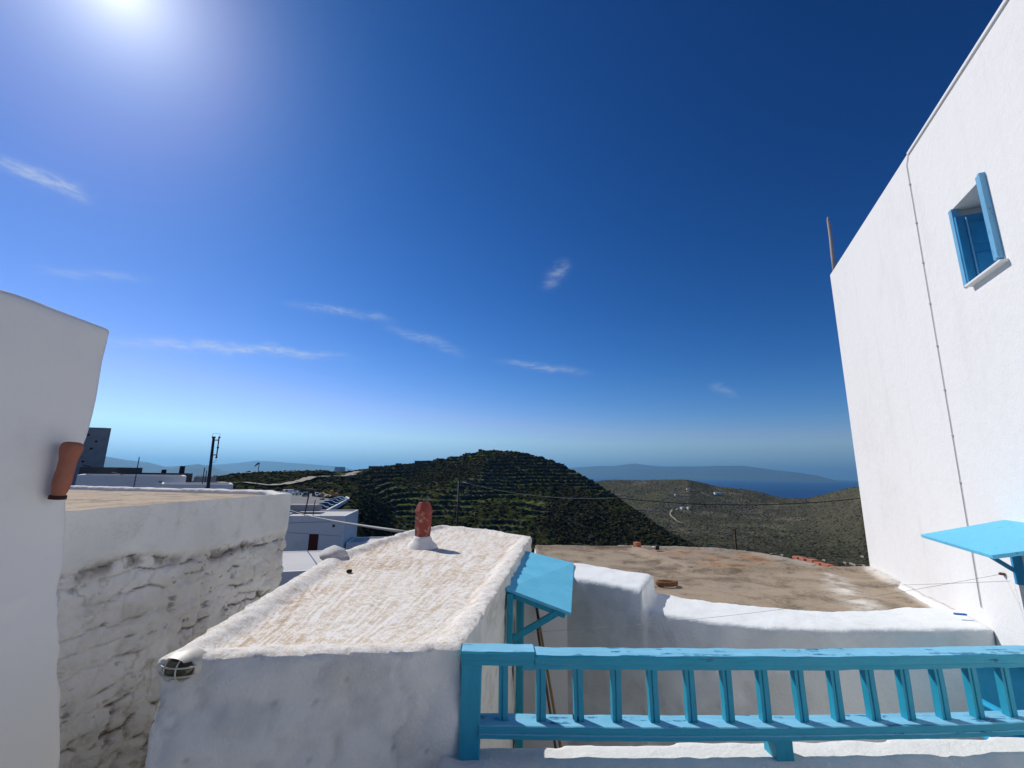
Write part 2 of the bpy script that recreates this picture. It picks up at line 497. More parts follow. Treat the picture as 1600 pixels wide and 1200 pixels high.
TZ += far_w * (1 - sstep(1500, 2500, RR)) * (fbm(P2, 1 / 210., 4, 31).reshape(TX.shape) * 13 * ridge_keep * (1 - np.exp(-((RR - np.interp(np.degrees(AA), SEC_R[:, 0], SEC_R[:, 1])) / 160) ** 2)))
# field terraces cut into the near hill
STEP = 2.5
tmask = sstep(-.12, .25, fbm(P2, 1 / 48., 3, 41).reshape(TX.shape)) * sstep(215, 235, RR) * (1 - sstep(400, 430, RR)) * (1 - .55 * sstep(10, 22, np.degrees(AA))) * sstep(-33, -26, np.degrees(AA))
warp = TZ + big * 4.0 + fbm(P2, 1 / 120., 2, 43).reshape(TX.shape) * 5
fr = warp / STEP; k = np.floor(fr); fr = fr - k
flat = sstep(.70, .98, fr)
TZ += tmask * ((k + .12 * fr + .88 * flat) * STEP - warp) * .9
riser = tmask * np.exp(-((fr - .84) / .13) ** 2)
tread = tmask * (1 - sstep(.55, .72, fr))
# ground cover colours: scrub, spring grass on the treads, dry earth, bare stone
gmask = sstep(-.12, .22, fbm(P2, 1 / 38., 4, 57).reshape(TX.shape) + .36 * tread + .02)
cs = np.array([.042, .045, .024]); cg = np.array([.13, .17, .035]); ce = np.array([.115, .090, .055]); cr = np.array([.20, .185, .16])
emask = sstep(.10, .42, fbm(P2, 1 / 25., 4, 71).reshape(TX.shape)) * .75
smask = sstep(.34, .52, fbm(P2, 1 / 5., 4, 83).reshape(TX.shape))
TC = cs[None, None] * np.ones(TX.shape + (1,))
def blend(c, w):
    global TC
    TC = TC * (1 - w[..., None]) + c[None, None] * w[..., None]
blend(ce * .6, emask * .8)
blend(cg, gmask * (.22 + .75 * tread) * (1 - sstep(420, 520, RR)))
blend(cr * .55, riser * .45)
blend(cr, smask * .55 * (1 - .5 * far_w))
# left fields round the road: greener and browner
lf = sstep(-37, -33, np.degrees(AA)) * (1 - sstep(-22, -15, np.degrees(AA))) * sstep(95, 110, RR) * (1 - sstep(330, 360, RR))
blend(np.array([.075, .085, .03]), lf * .55 * sstep(-.3, .3, fbm(P2, 1 / 16., 4, 91).reshape(TX.shape)))
blend(np.array([.42, .39, .34]), (1 - sstep(48, 66, RR)) * (1 - sstep(-18, -8, np.degrees(AA))) )  # pale paved ground, added to bounce warm light onto the shaded houses
# second hill: grey-green phrygana, pale stone
blend(np.array([.130, .118, .080]), far_w * .88)
w2 = sstep(.05, .45, fbm(P2, 1 / 60., 4, 97).reshape(TX.shape)) * far_w
blend(np.array([.125, .135, .06]), w2 * .4)
blend(np.array([.24, .205, .145]), sstep(.1, .5, fbm(P2, 1 / 45., 4, 101).reshape(TX.shape)) * far_w * .6)


def ground_z(x, y):
    """world height of the terrain sheet at x, y"""
    az = math.degrees(math.atan2(x, y)); r = math.hypot(x, y)
    i = int(np.clip(np.searchsorted(AZ, az) - 1, 0, len(AZ) - 2)); j = int(np.clip(np.searchsorted(RT, r) - 1, 0, len(RT) - 2))
    u = (az - AZ[i]) / (AZ[i + 1] - AZ[i]); v = (r - RT[j]) / (RT[j + 1] - RT[j])
    return EYE + (TZ[i, j] * (1 - u) * (1 - v) + TZ[i + 1, j] * u * (1 - v) + TZ[i, j + 1] * (1 - u) * v + TZ[i + 1, j + 1] * u * v)


m_, t_, b_ = material('hillside'); c_ = coords(t_)
at_ = t_.n('ShaderNodeAttribute', attribute_name="Col").outputs[0]
n1_ = t_.noise(c_, .9, 5, .7); n2_ = t_.noise(c_, .16, 6, .7)
cc_ = t_.mix(t_.ramp(n2_, .38, .66, 0, .85), at_, t_.mix(1.0, at_, (.35, .38, .34), 'MULTIPLY'))
cc_ = t_.mix(t_.ramp(n1_, .60, .76, 0, .55), cc_, t_.mix(1.0, cc_, (2.3, 2.2, 1.9), 'MULTIPLY'))
vo_ = t_.n('ShaderNodeTexVoronoi', feature='F1'); t_.put(vo_.inputs['Vector'], c_); vo_.inputs['Scale'].default_value = .22; vo_.inputs['Randomness'].default_value = 1
cc_ = t_.mix(t_.ramp(vo_.outputs['Distance'], .22, .42, .75, 0), cc_, t_.mix(1.0, cc_, (.30, .34, .30), 'MULTIPLY'))
t_.put(b_.inputs['Base Color'], cc_); b_.inputs['Roughness'].default_value = 1; b_.inputs['Specular IOR Level'].default_value = 0
add_bump(t_, b_, t_.math('ADD', n1_, t_.math('MULTIPLY', t_.math('SUBTRACT', 1.0, vo_.outputs['Distance']), 1.5)), .9, 1.6)
M['hill'] = m_


def sheet(name, j0, j1, mat):
    nx, ny = len(AZ), j1 - j0
    v = p3(TX[:, j0:j1], TY[:, j0:j1], TZ[:, j0:j1] + EYE)
    idx = np.arange(nx * ny).reshape(nx, ny)
    f = np.stack([idx[:-1, :-1], idx[1:, :-1], idx[1:, 1:], idx[:-1, 1:]], -1).reshape(-1, 4)[:, ::-1]
    me = mesh_np(name, v, f); set_col(me, TC[:, j0:j1].reshape(-1, 3))
    return tag(link(name, me, mat), kind='structure')


J1 = int(np.searchsorted(RT, 421))
tag(sheet('hillside', 0, J1, M['hill']), 'dark scrub hill with field terraces rising behind the rooftops')
tag(sheet('valley_hills', J1 - 1, len(RT), M['hill']), 'grey green valley slopes running down to the sea')

# behind the viewer the ground carries on as a plain sheet
mb = MB(); mb.prism([(-400, -400), (400, -400), (400, 2), (-400, 2)], -3.6, -2.6)
tag(mb.build('ground', M['dirt']), kind='structure')

# ---- shrubs: one mass of low clumps on the near hill, one on the valley slopes
ico_v = []; ph = (1 + 5 ** .5) / 2
for a_, b2 in ((1, ph), (-1, ph), (1, -ph), (-1, -ph)): ico_v += [(0, a_, b2), (a_, b2, 0), (b2, 0, a_)]
ico_v = np.array(ico_v) / math.hypot(1, ph)
_bm = bmesh.new(); [_bm.verts.new(v) for v in ico_v]; bmesh.ops.convex_hull(_bm, input=_bm.verts); _bm.verts.index_update()
ico_v = np.array([v.co[:] for v in _bm.verts]); ico_f = np.array([[v.index for v in f.verts] for f in _bm.faces]); _bm.free()


def shrubs(name, label, n, az0, az1, r0, r1, s0, s1, keep, mat, seed):
    g = np.random.default_rng(seed)
    az = g.uniform(az0, az1, n); r = np.sqrt(g.uniform(r0 ** 2, r1 ** 2, n))
    i = np.clip(np.searchsorted(AZ, az) - 1, 0, len(AZ) - 2); j = np.clip(np.searchsorted(RT, r) - 1, 0, len(RT) - 2)
    ok = g.uniform(0, 1, n) < keep(i, j, az, r)
    az, r, i, j = az[ok], r[ok], i[ok], j[ok]; n = len(r)
    u = (az - AZ[i]) / (AZ[i + 1] - AZ[i]); v = (r - RT[j]) / (RT[j + 1] - RT[j])
    z = TZ[i, j] * (1 - u) * (1 - v) + TZ[i + 1, j] * u * (1 - v) + TZ[i, j + 1] * (1 - u) * v + TZ[i + 1, j + 1] * u * v + EYE
    a = np.radians(az)
    size = g.uniform(0, 1, n) ** 2.2 * (s1 - s0) + s0
    base = np.stack([r * np.sin(a), r * np.cos(a), z + size * .22], 1)
    V = ico_v[None] * (1 + g.uniform(-.35, .35, (n, len(ico_v), 1)))
    th = g.uniform(0, 6.28, n); ct, st = np.cos(th)[:, None], np.sin(th)[:, None]
    V = np.stack([V[..., 0] * ct - V[..., 1] * st, V[..., 0] * st + V[..., 1] * ct, V[..., 2] * g.uniform(.5, .85, n)[:, None]], -1) * size[:, None, None]
    F = (ico_f[None] + (np.arange(n) * len(ico_v))[:, None, None]).reshape(-1, 3)
    me = mesh_np(name, (V + base[:, None]).reshape(-1, 3), F, False)
    pal = np.array([(.024, .028, .015), (.032, .036, .018), (.020, .021, .014), (.055, .065, .022), (.075, .056, .032), (.055, .052, .042)])
    c = pal[g.choice(len(pal), n, p=[.26, .22, .20, .13, .09, .10])] * g.uniform(.75, 1.35, (n, 1))
    set_col(me, np.repeat(c, len(ico_v), 0))
    return tag(link(name, me, mat), label, 'shrubs', kind='stuff')


m_, t_, b_ = material('scrub'); c_ = coords(t_)
t_.put(b_.inputs['Base Color'], t_.mix(1.0, t_.n('ShaderNodeAttribute', attribute_name="Col").outputs[0], t_.mix(t_.noise(c_, 2.5, 4, .7), (.5, .5, .5), (1.6, 1.6, 1.4)), 'MULTIPLY'))
b_.inputs['Roughness'].default_value = 1; b_.inputs['Specular IOR Level'].default_value = 0.05
add_bump(t_, b_, t_.noise(c_, 3.0, 4, .7), 1.0, .5)
M['scrub'] = m_
shrubs('shrubs', 'low dark shrubs covering the terraced hill', 46000, -34, 25, 120, 400, .2, 1.15,
       lambda i, j, az, r: np.clip(1.0 - .95 * gmask[i, j] * np.clip(tread[i, j] + .35, 0, 1), .05, 1) * (1 - .9 * lot[i, j]) * np.where(az < -19, .32, .95), M['scrub'], 5)
shrubs('valley_shrubs', 'scattered dark shrubs on the far valley slopes', 17000, 6, 42, 425, 1450, .4, 1.6,
       lambda i, j, az, r: np.clip(.75 - .6 * w2[i, j], .1, 1), M['scrub'], 9)

# ---- dry stone terrace walls on the near hill and field walls on the far slope, following the contours
def contour_walls(name, label, level_step, az0, az1, j0, j1, h, w, mat, minlen, mask, seed):
    mb = MB(); g = random.Random(seed)
    ii = np.where((AZ > az0) & (AZ < az1))[0]
    for lev in np.arange(-100, 20, level_step):
        run = []
        for i in ii[::2]:
            col = warp[i, j0:j1]
            q = np.where((col[:-1] < lev) & (col[1:] >= lev))[0]
            ok = len(q) > 0
            if ok:
                j = j0 + q[0]
                ok = mask[i, j] > .35
            if ok: run.append((i, j))
            if (not ok or i == ii[::2][-1]) and run:
                if len(run) > minlen:
                    pts = [Vector((TX[a, b], TY[a, b], TZ[a, b] + EYE + h * .25 + g.uniform(-.12, .12))) for a, b in run]
                    for p, q2 in zip(pts[:-1], pts[1:]):
                        if (q2 - p).length < 6 and g.random() < .66: mb.beam(p, q2, w, h * g.uniform(.7, 1.3))
                run = []
    return mb


mb = contour_walls('w', '', STEP, -30, 20, int(np.searchsorted(RT, 225)), J1 - 8, 1.0, .8, None, 4, tmask, 3)
M['drystone'] = flat_mat('dry stone', (.10, .093, .078), .95, .45, 1.5, bump=.6)
tag(mb.build('terrace_walls', M['drystone']), 'dry stone terrace walls along the dark hill', 'stone walls', kind='stuff')
warp2 = TZ + big * 4
wsave, warp = warp, warp2
mb = contour_walls('w', '', 5.5, 10, 41, J1 + 20, int(np.searchsorted(RT, 1200)), 1.8, 1.6, None, 3, sstep(-.15, .15, fbm(P2, 1 / 55., 4, 131).reshape(TX.shape)), 4)
warp = wsave
M['drystone_far'] = flat_mat('pale dry stone', (.34, .31, .25), .95, .45, .5)
tag(mb.build('field_walls', M['drystone_far']), 'pale dry stone field walls across the valley', 'stone walls', kind='stuff')


def ribbon(name, pts, width, mat, lift=.25, kind='structure', n=8, seed=0):
    """track lying on the ground through points given as x, y"""
    P = []
    for (x0, y0), (x1, y1) in zip(pts[:-1], pts[1:]):
        for k_ in range(n): P.append((x0 + (x1 - x0) * k_ / n, y0 + (y1 - y0) * k_ / n))
    P.append(pts[-1]); g = random.Random(seed); v = []; f = []
    for k_, (x, y) in enumerate(P):
        a = Vector(P[min(k_ + 1, len(P) - 1)]) - Vector(P[max(k_ - 1, 0)]); a.normalize(); s = Vector((-a.y, a.x)) * width / 2 * g.uniform(.85, 1.15)
        zc = max(ground_z(x, y), ground_z(x + s.x, y + s.y), ground_z(x - s.x, y - s.y)) + lift
        v += [(x + s.x, y + s.y, zc), (x - s.x, y - s.y, zc)]
        if k_: f.append((2 * k_ - 2, 2 * k_ - 1, 2 * k_ + 1, 2 * k_))
    return tag(link(name, mesh_np(name, v, f), mat), kind=kind)


def polar(az, r): return (r * math.sin(R(az)), r * math.cos(R(az)))


ribbon('road', [polar(-35.5, 262), polar(-31, 250), polar(-28.2, 246), polar(-25.8, 262), polar(-23.8, 290), polar(-21.5, 305), polar(-19.4, 325)], 5.5, M['dirt'], .5)
ribbon('dirt_track', [polar(-21.0, 300), polar(-20.2, 322), polar(-19.2, 345), polar(-18.3, 356)], 4.5, M['dirt'], .5)
ribbon('ridge_road', [polar(-31.5, 306), polar(-29, 318), polar(-26.5, 330), polar(-23.5, 340)], 3.5, M['dirt'], .35)
ribbon('valley_track', [polar(20.9, 800), polar(20.2, 815), polar(19.7, 850), polar(19.55, 900), polar(19.9, 950), polar(20.5, 985)], 2.6, M['dirt'], .7)
ribbon('hill_track', [polar(21.6, 1130), polar(22.4, 1160), polar(23.2, 1165), polar(24.0, 1150), polar(24.8, 1150)], 2.6, M['dirt'], .7)

# ---- sea, far ridges, islands
m_, t_, b_ = material('sea'); c_ = coords(t_)
b_.inputs['Base Color'].default_value = (.006, .045, .13, 1); b_.inputs['Roughness'].default_value = .5; b_.inputs['IOR'].default_value = 1.33; b_.inputs['Specular IOR Level'].default_value = .25
t_.put(b_.inputs['Base Color'], t_.mix(t_.ramp(t_.noise(c_, .0006, 5, .6), .35, .7), (.003, .036, .12), (.004, .046, .15)))
add_bump(t_, b_, t_.noise(c_, .03, 6, .7), .6, 3.0)
M['sea'] = m_
v = [(0, 0, SEA_Z)]; f = []
for k_ in range(96): v.append((42000 * math.sin(k_ / 96 * 6.28319), 42000 * math.cos(k_ / 96 * 6.28319), SEA_Z))
me = bpy.data.meshes.new('sea'); me.from_pydata(v, [], [(0, 1 + (k_ + 1) % 96, 1 + k_) for k_ in range(96)]); me.update()
tag(link('sea', me, M['sea']), kind='structure')

M['far_land'] = flat_mat('far land', (.050, .056, .038), 1, .35, .0015)


def far_range(name, prof, r, depth, seed, label):
    """a range of hills: heightfield whose crest runs at distance r"""
    prof = np.array(prof); az = np.linspace(prof[0, 0], prof[-1, 0], 160); t = np.linspace(-1, 1, 34)
    e = np.interp(az, prof[:, 0], prof[:, 1])
    A_, T_ = np.meshgrid(np.radians(az), t, indexing='ij')
    rr = r + T_ * depth
    top = (e * r + EYE - SEA_Z)[:, None]
    X, Y = rr * np.sin(A_), rr * np.cos(A_); pp = p3(X, Y, 0 * X)
    nz = fbm(pp, 1 / (depth * .35), 5, seed).reshape(X.shape)
    prof_t = np.clip(1 - np.abs(T_) ** 1.3, 0, 1)
    H = top * prof_t * (1 + .30 * nz * (1 - np.exp(-(T_ / .25) ** 2))) + top * .035 * nz * np.exp(-(T_ / .25) ** 2)
    fade = np.clip(np.minimum(np.arange(160), np.arange(160)[::-1]) / 8, 0, 1)[:, None]
    Z = SEA_Z - 6 + H * fade
    idx = np.arange(X.size).reshape(X.shape)
    f = np.stack([idx[:-1, :-1], idx[1:, :-1], idx[1:, 1:], idx[:-1, 1:]], -1).reshape(-1, 4)[:, ::-1]
    o = link(name, mesh_np(name, p3(X, Y, Z), f), M['far_land'])
    return tag(o, label, kind='structure')


far_range('blue_ridge', [(-75, .05), (-60, .04), (-50, .030), (-45.6, .0246), (-43, .0190), (-41, .0132), (-39.6, .0106), (-38, .003), (-36.5, -.004), (-34.5, -.012), (-33, -.024)], 20000, 3000, 3, 'blue mountain ridge far off on the left')
far_range('blue_hill', [(-42, -.012), (-39.5, -.006), (-38, -.001), (-37, .0046), (-35.4, .0090), (-34.2, .0045), (-33, -.0030), (-31.5, -.0078), (-29, -.014), (-25, -.03), (-22, -.014)], 16500, 2400, 13, 'blue pointed hill behind the mast')
far_range('near_blue_hill', [(-41, -.040), (-38.5, -.026), (-36.5, -.014), (-34.8, -.0085), (-33.2, -.016), (-31.8, -.028), (-29, -.028)], 8000, 1300, 17, 'dark green hill low behind the mast')
far_range('island', [(-42, -.006), (-38.5, .0030), (-35.9, .0061), (-33.1, .0095), (-31.5, .013), (-30.1, .0170), (-28.2, .0166), (-25.5, .0136), (-22, .0096), (-19.5, .003), (-17, -.008)], 27500, 4000, 21, 'pale blue island on the left horizon')
far_range('island', [(0, .002), (4, .008), (6.8, .0118), (10.9, .0180), (13.5, .0195), (15.6, .0244), (17, .0215), (18.65, .0191), (22.3, .0184), (25, .0205), (27.8, .0200), (30.3, .0142), (32.7, .0095), (34.7, .0038), (36.1, -.004), (38, -.013)], 27000, 3600, 27, 'long blue island across the sea')

# ================================================================== NEAR BUILDINGS
def poly_dist(pts, poly):
    """signed distance inside a polygon (positive inside), also the index of the nearest edge"""
    pts = np.asarray(pts)[:, :2]; poly = np.asarray(poly, float); n = len(poly)
    best = np.full(len(pts), 1e9); ei = np.zeros(len(pts), int); inside = np.zeros(len(pts), bool)
    for i in range(n):
        a, b = poly[i], poly[(i + 1) % n]; ab = b - a
        t = np.clip(((pts - a) @ ab) / (ab @ ab), 0, 1)
        d = np.linalg.norm(pts - (a + t[:, None] * ab), axis=1)
        m = d < best; best[m] = d[m]; ei[m] = i
        c = ((a[1] > pts[:, 1]) != (b[1] > pts[:, 1]))
        with np.errstate(divide='ignore', invalid='ignore'):
            x = (b[0] - a[0]) * (pts[:, 1] - a[1]) / (b[1] - a[1] + 1e-12) + a[0]
        inside ^= c & (pts[:, 0] < x)
    return np.where(inside, best, -best), ei


def put_co(me, v):
    me.vertices.foreach_set("co", np.asarray(v, np.float32).ravel()); me.update()


# ---- own terrace: floor and the low parapet that carries the railing
t0 = thing('terrace', 'white parapet of the viewing terrace under the blue railing', 'terrace', (1.0, 1.9, 0))
MB().prism([(-3.0, -3.0), (3.2, -3.0), (3.2, 1.78), (-3.0, 1.62)], -.6, 0).build('floor', M['white'], t0)
mb = MB(); mb.prism([(-.30, 1.70), (3.05, 1.86), (3.05, 2.405), (1.0, 2.30), (-.30, 2.235)], -2.4, .39)
me = remesh(mb, .026, 3)
v = get_co(me); nn = get_no(me)
v += nn * (fbm(v, 5, 4, 5)[:, None] * .010 + fbm(v, 22, 3, 6)[:, None] * .004)
put_co(me, v)
link('parapet', me, M['white'], t0)

# ---- house with the brushed roof and the clay chimney
HP = [(-.212, 2.177), (.030, 4.0), (.272, 5.80), (-.341, 6.50), (-1.047, 6.90), (-1.389, 6.26), (-1.60, 5.3), (-1.72, 4.447), (-1.60, 3.2), (-1.475, 2.03)]
house = thing('whitewashed_house', 'low whitewashed house with a brushed beige roof and a red clay chimney', 'house', (-.8, 4.2, -2.4))
mb = MB(); mb.prism(HP, -2.4, .81)
me = remesh(mb, .021, 3)
v = get_co(me); nn = get_no(me); f = faces_of(me)
d, ei = poly_dist(v, HP)
topm = sstep(.55, .85, nn[:, 2]) * (v[:, 2] > .7)
rimw = np.choose(np.clip(ei, 0, 9), [.13, .13, .10, .10, .10, .11, .12, .13, .12, .13]) + .035 * fbm(v, 3, 3, 8)
inner = sstep(rimw * .6, rimw * 1.5, d) * topm
front_fade = sstep(.02, .5, v[:, 1] - (2.03 + (v[:, 0] + 1.475) * .1165))
v[:, 2] -= inner * (.018 + .022 * front_fade)
# broom strokes left in the whitewash: fans of shallow grooves
def fan(cx, cy, per, lo, hi, seed):
    x, y = v[:, 0] - cx, v[:, 1] - cy
    rr = np.hypot(x, y); th = np.arctan2(x, y)
    wob = fbm(p3(v[:, 0] * 2.2, v[:, 1] * 2.2, 0 * v[:, 0]), 1, 3, seed) * 1.6
    return np.sin(th * per + wob * 2.0) * sstep(lo, lo + .25, rr) * (1 - sstep(hi - .35, hi, rr)) * sstep(-.35, .25, fbm(v, 1.7, 3, seed + 3))
groove = fan(-.95, 1.2, 74, .9, 2.9, 3) * .6 + fan(-2.6, 4.9, 95, 1.4, 2.6, 9) * .45 + fan(-.2, 6.6, 60, .8, 2.3, 15) * .35
v[:, 2] += inner * (groove * .0012 + fbm(v, 16, 3, 2) * .006)
# lumpy rims and stones that show through the plaster of the walls
v[:, 2] += (1 - inner) * topm * (fbm(v, 9, 4, 12) * .010 + .010 * (ei >= 3) * fbm(v, 4, 3, 14))
side = (1 - topm)
vo = np.abs(fbm(p3(v[:, 0], v[:, 1], v[:, 2] * 1.3), 3.2, 3, 33))
lump = -np.exp(-(vo / .05) ** 2) * sstep(-.2, .15, fbm(v, 2.0, 2, 35)) * .012 + fbm(v, 6, 4, 36) * .017 + fbm(v, 2.2, 2, 37) * .020 + np.abs(fbm(v, 4.0, 3, 38)) * .030
v += nn * (side * lump)[:, None]
roofcol = np.ones((len(v), 3))
beige = np.array([.97, .91, .82]); tan = np.array([.60, .44, .27])
gb = sstep(-.45, .55, .8 * fbm(v, 9, 4, 44) + .5 * fbm(v, 2.0, 3, 45))
roofcol = 1 - inner[:, None] * (1 - (np.array([1.0, .97, .93]) * (1 - gb[:, None]) + beige * gb[:, None]))
tanm = inner * sstep(.05, .45, fbm(v, 1.9, 4, 47) + .35 * np.exp(-((d - .22) / .10) ** 2) * (ei >= 5)) * .55
roofcol = roofcol * (1 - tanm[:, None]) + roofcol * tan[None] * 1.15 * tanm[:, None]
spk = (1 - inner) * topm * sstep(.32, .55, fbm(v, 26, 3, 51))
roofcol *= (1 - .35 * spk)[:, None]
wallcol = np.ones((len(v), 3)) * (1 - .10 * sstep(.1, .5, fbm(v, 2.6, 4, 61)))[:, None]
wallcol *= (1 - .30 * side * sstep(.50, .62, fbm(v, 24, 3, 63)))[:, None]
wallcol *= (1 - .14 * np.exp(-(vo / .03) ** 2) * sstep(-.1, .2, fbm(v, 2.0, 2, 35)))[:, None] * (1 - .16 * sstep(0, .5, fbm(v, 7, 4, 65)))[:, None]  # creases darkened in the colour in place of relief shading; then grey mottling
colr = roofcol * topm[:, None] + wallcol * (1 - topm[:, None])
isroof = topm[f].mean(1) > .5
wall_o = link('wall', submesh('wall', v, f, ~isroof, colr), M['white_col'], house)
m_, t_, b_ = material('brushed lime roof'); c_ = coords(t_)
sx_ = t_.n('ShaderNodeSeparateXYZ'); t_.put(sx_.inputs[0], c_)
at_ = t_.n('ShaderNodeAttribute', attribute_name="Col").outputs[0]
def strokes(cx, cy, per, wob, lo, seed):
    """fan of broom marks round a point on the ground"""
    x_ = t_.math('SUBTRACT', sx_.outputs[0], cx); y_ = t_.math('SUBTRACT', sx_.outputs[1], cy)
    th_ = t_.math('ARCTAN2', x_, y_)
    off = t_.n('ShaderNodeMapping'); t_.put(off.inputs[0], c_); off.inputs['Location'].default_value = (seed, seed * 2, 0)
    rr_ = t_.math('SQRT', t_.math('ADD', t_.math('MULTIPLY', x_, x_), t_.math('MULTIPLY', y_, y_)))
    cv_ = t_.n('ShaderNodeCombineXYZ'); t_.put(cv_.inputs[0], t_.math('ADD', t_.math('MULTIPLY', th_, per), t_.math('MULTIPLY', t_.noise(off.outputs[0], 3.0, 3, .5), wob))); t_.put(cv_.inputs[1], t_.math('MULTIPLY', rr_, 1.6)); cv_.inputs[2].default_value = seed
    sn = t_.math('MULTIPLY', t_.math('SUBTRACT', t_.noise(cv_.outputs[0], 1.0, 3, .6), .5), 3.2)
    return t_.math('MULTIPLY', sn, t_.ramp(t_.noise(off.outputs[0], 2.6, 4, .6), lo, lo + .12))
st_ = t_.math('ADD', t_.math('ADD', strokes(-.85, .6, 95, 2.5, .36, 0), t_.math('MULTIPLY', strokes(-2.9, 5.2, 80, 2.5, .50, 3.3), .8)), t_.math('MULTIPLY', strokes(1.6, 5.0, 75, 2.5, .50, 7.1), .8))
gr_ = t_.noise(c_, 85, 6, .8); gr2 = t_.noise(c_, 21, 6, .75)
st_ = t_.math('MULTIPLY', st_, t_.n('ShaderNodeAttribute', attribute_name="Inner").outputs['Fac'])
hh = t_.math('ADD', t_.math('MULTIPLY', st_, t_.math('MULTIPLY', t_.ramp(t_.noise(c_, 30, 4, .7),   .30, .60), .36)), t_.math('ADD', gr_, t_.math('MULTIPLY', gr2, .8)))
base_ = t_.mix(1.0, (.90, .87, .80), at_, 'MULTIPLY')
lime_ = t_.ramp(hh, .74, 1.02)
t_.put(b_.inputs['Base Color'], t_.mix(lime_, t_.mix(1.0, base_, (.72, .65, .56), 'MULTIPLY'), t_.mix(.70, base_, (.88, .86, .82))))
b_.inputs['Roughness'].default_value = .95; b_.inputs['Specular IOR Level'].default_value = .15
add_bump(t_, b_, hh, .45, .010)
M['brushed_roof'] = m_
rme = submesh('roof', v, f, isroof, colr)
ia = rme.attributes.new("Inner", 'FLOAT', 'POINT'); ia.data.foreach_set("value", inner[np.unique(f[isroof])].astype(np.float32))
roof_o = link('roof', rme, M['brushed_roof'], house)
# chimney: lime base, six-sided red clay pot with a spreading hood
CX, CY, CZ = -.985, 5.12, .775
mb = MB(); n = 20; prof = [(.175, -.02), (.155, .025), (.12, .055), (.098, .09), (.09, .115), (0.0, .116)]
vs = []
for r_, z_ in prof: vs += [(CX + (r_ * (1 + .10 * random.uniform(-1, 1)) + .001) * math.cos(6.2832 * j / n), CY + r_ * math.sin(6.2832 * j / n), CZ + z_) for j in range(n)]
mb.add(vs, [(i * n + j, i * n + (j + 1) % n, (i + 1) * n + (j + 1) % n, (i + 1) * n + j) for i in range(len(prof) - 1) for j in range(n)])
chim = mb.build('chimney', M['white'], house, smooth=True)
tag(chim, 'red clay chimney on a round white lime base')
mb = MB(); n = 6
prof = [(.082, .09), (.090, .17), (.092, .36), (.095, .362), (.104, .372), (.102, .392), (.066, .478), (.058, .486), (.045, .486), (.044, .40)]
vs = []
for r_, z_ in prof: vs += [(CX + r_ * math.cos(6.2832 * (j + .25) / n), CY + r_ * math.sin(6.2832 * (j + .25) / n), CZ + z_) for j in range(n)]
mb.add(vs, [(i * n + j, i * n + (j + 1) % n, (i + 1) * n + (j + 1) % n, (i + 1) * n + j) for i in range(len(prof) - 1) for j in range(n)])
mb.build('chimney_pot', M['clay_red'], chim, bevel=.006)
# whitewashed boulder set into the left rim
def boulder(name, c, s, mat, parent, seed, rz=0.0):
    bm = bmesh.new(); bmesh.ops.create_icosphere(bm, subdivisions=3, radius=1)
    vv = np.array([x.co[:] for x in bm.verts]); ff = np.array([[x.index for x in q.verts] for q in bm.faces]); bm.free()
    vv *= (1 + .30 * fbm(vv + seed, 1.1, 3, seed) + .06 * fbm(vv, 5, 2, seed + 1))[:, None]
    gp = np.random.default_rng(seed)
    for _ in range(11):                                   # broken faces
        nrm = gp.normal(size=3); nrm /= np.linalg.norm(nrm); dist = gp.uniform(.55, .85)
        over = np.clip(vv @ nrm - dist, 0, None); vv -= over[:, None] * nrm * .95
    vv = vv * np.array(s) * 1.15
    ca, sa = math.cos(rz), math.sin(rz)
    vv = np.stack([vv[:, 0] * ca - vv[:, 1] * sa, vv[:, 0] * sa + vv[:, 1] * ca, vv[:, 2]], 1) + np.array(c)
    return link(name, mesh_np(name, vv, ff), mat, parent)
boulder('rim_stone', (-1.70, 4.42, .79), (.12, .22, .075), M['rock'], house, 8, .25)
MB().tube([(-1.33, 3.83, .775), (-1.33, 3.83, .795)], .022, 10).build('drain_plug', M['dark_hole'], house, smooth=True)

# side wall of that house: door with blue frame
WD = Vector((.132, .991, 0)); WN = Vector((.991, -.132, 0)); WA = Vector((-.212, 2.177, 0))
def sw(s, n_, z): return WA + WD * s + WN * n_ + Vector((0, 0, z))     # point on the side wall
door = MB().beam(sw(2.62, .03, -.10), sw(2.62, .03, .60), .01, .01)
fr_ = MB(); fr_.beam(sw(1.94, .055, -1.0), sw(1.94, .055, .66), .09, .06, up=WN); fr_.beam(sw(2.86, .055, -1.0), sw(2.86, .055, .66), .09, .06, up=WN); fr_.beam(sw(1.9, .055, .66), sw(2.9, .055, .66), .06, .07)
dfr = fr_.build('door', M['blue_post'], house, bevel=.004)
pm = MB(); pm.beam(sw(2.40, .035, -1.0), sw(2.40, .035, .63), .03, .84, up=WN)
pm.build('panel', M['far_white'], dfr)

# ---- canopy over that door
cn = thing('door_canopy', 'sloping blue plywood canopy on the side wall of the low white house', 'canopy', tuple(sw(2.2, 0, .6)))
a0, a1 = Vector((-.020, 3.556, .735)), Vector((.190, 5.143, .742)); b0, b1 = Vector((.462, 3.47, .592)), Vector((.700, 5.00, .648))
mb = MB(); up_ = (a1 - a0).cross(b0 - a0).normalized(); up_ = up_ if up_.z > 0 else -up_
lo = [a0, b0, b1, a1]; mb.add([p - up_ * .022 for p in lo] + lo, [(3, 2, 1, 0), (4, 5, 6, 7), (0, 1, 5, 4), (1, 2, 6, 5), (2, 3, 7, 6), (3, 0, 4, 7)])
mb.build('board', M['blue_board'], cn, bevel=.003)
mb = MB(); mb.beam(a0 + (b0 - a0) * .02 - up_ * .041 + WD * .03, a0 + (b0 - a0) * .93 - up_ * .041 + WD * .03, .03, .036, up=up_)
mb.build('edge_batten', M['blue_post'], cn, bevel=.003)
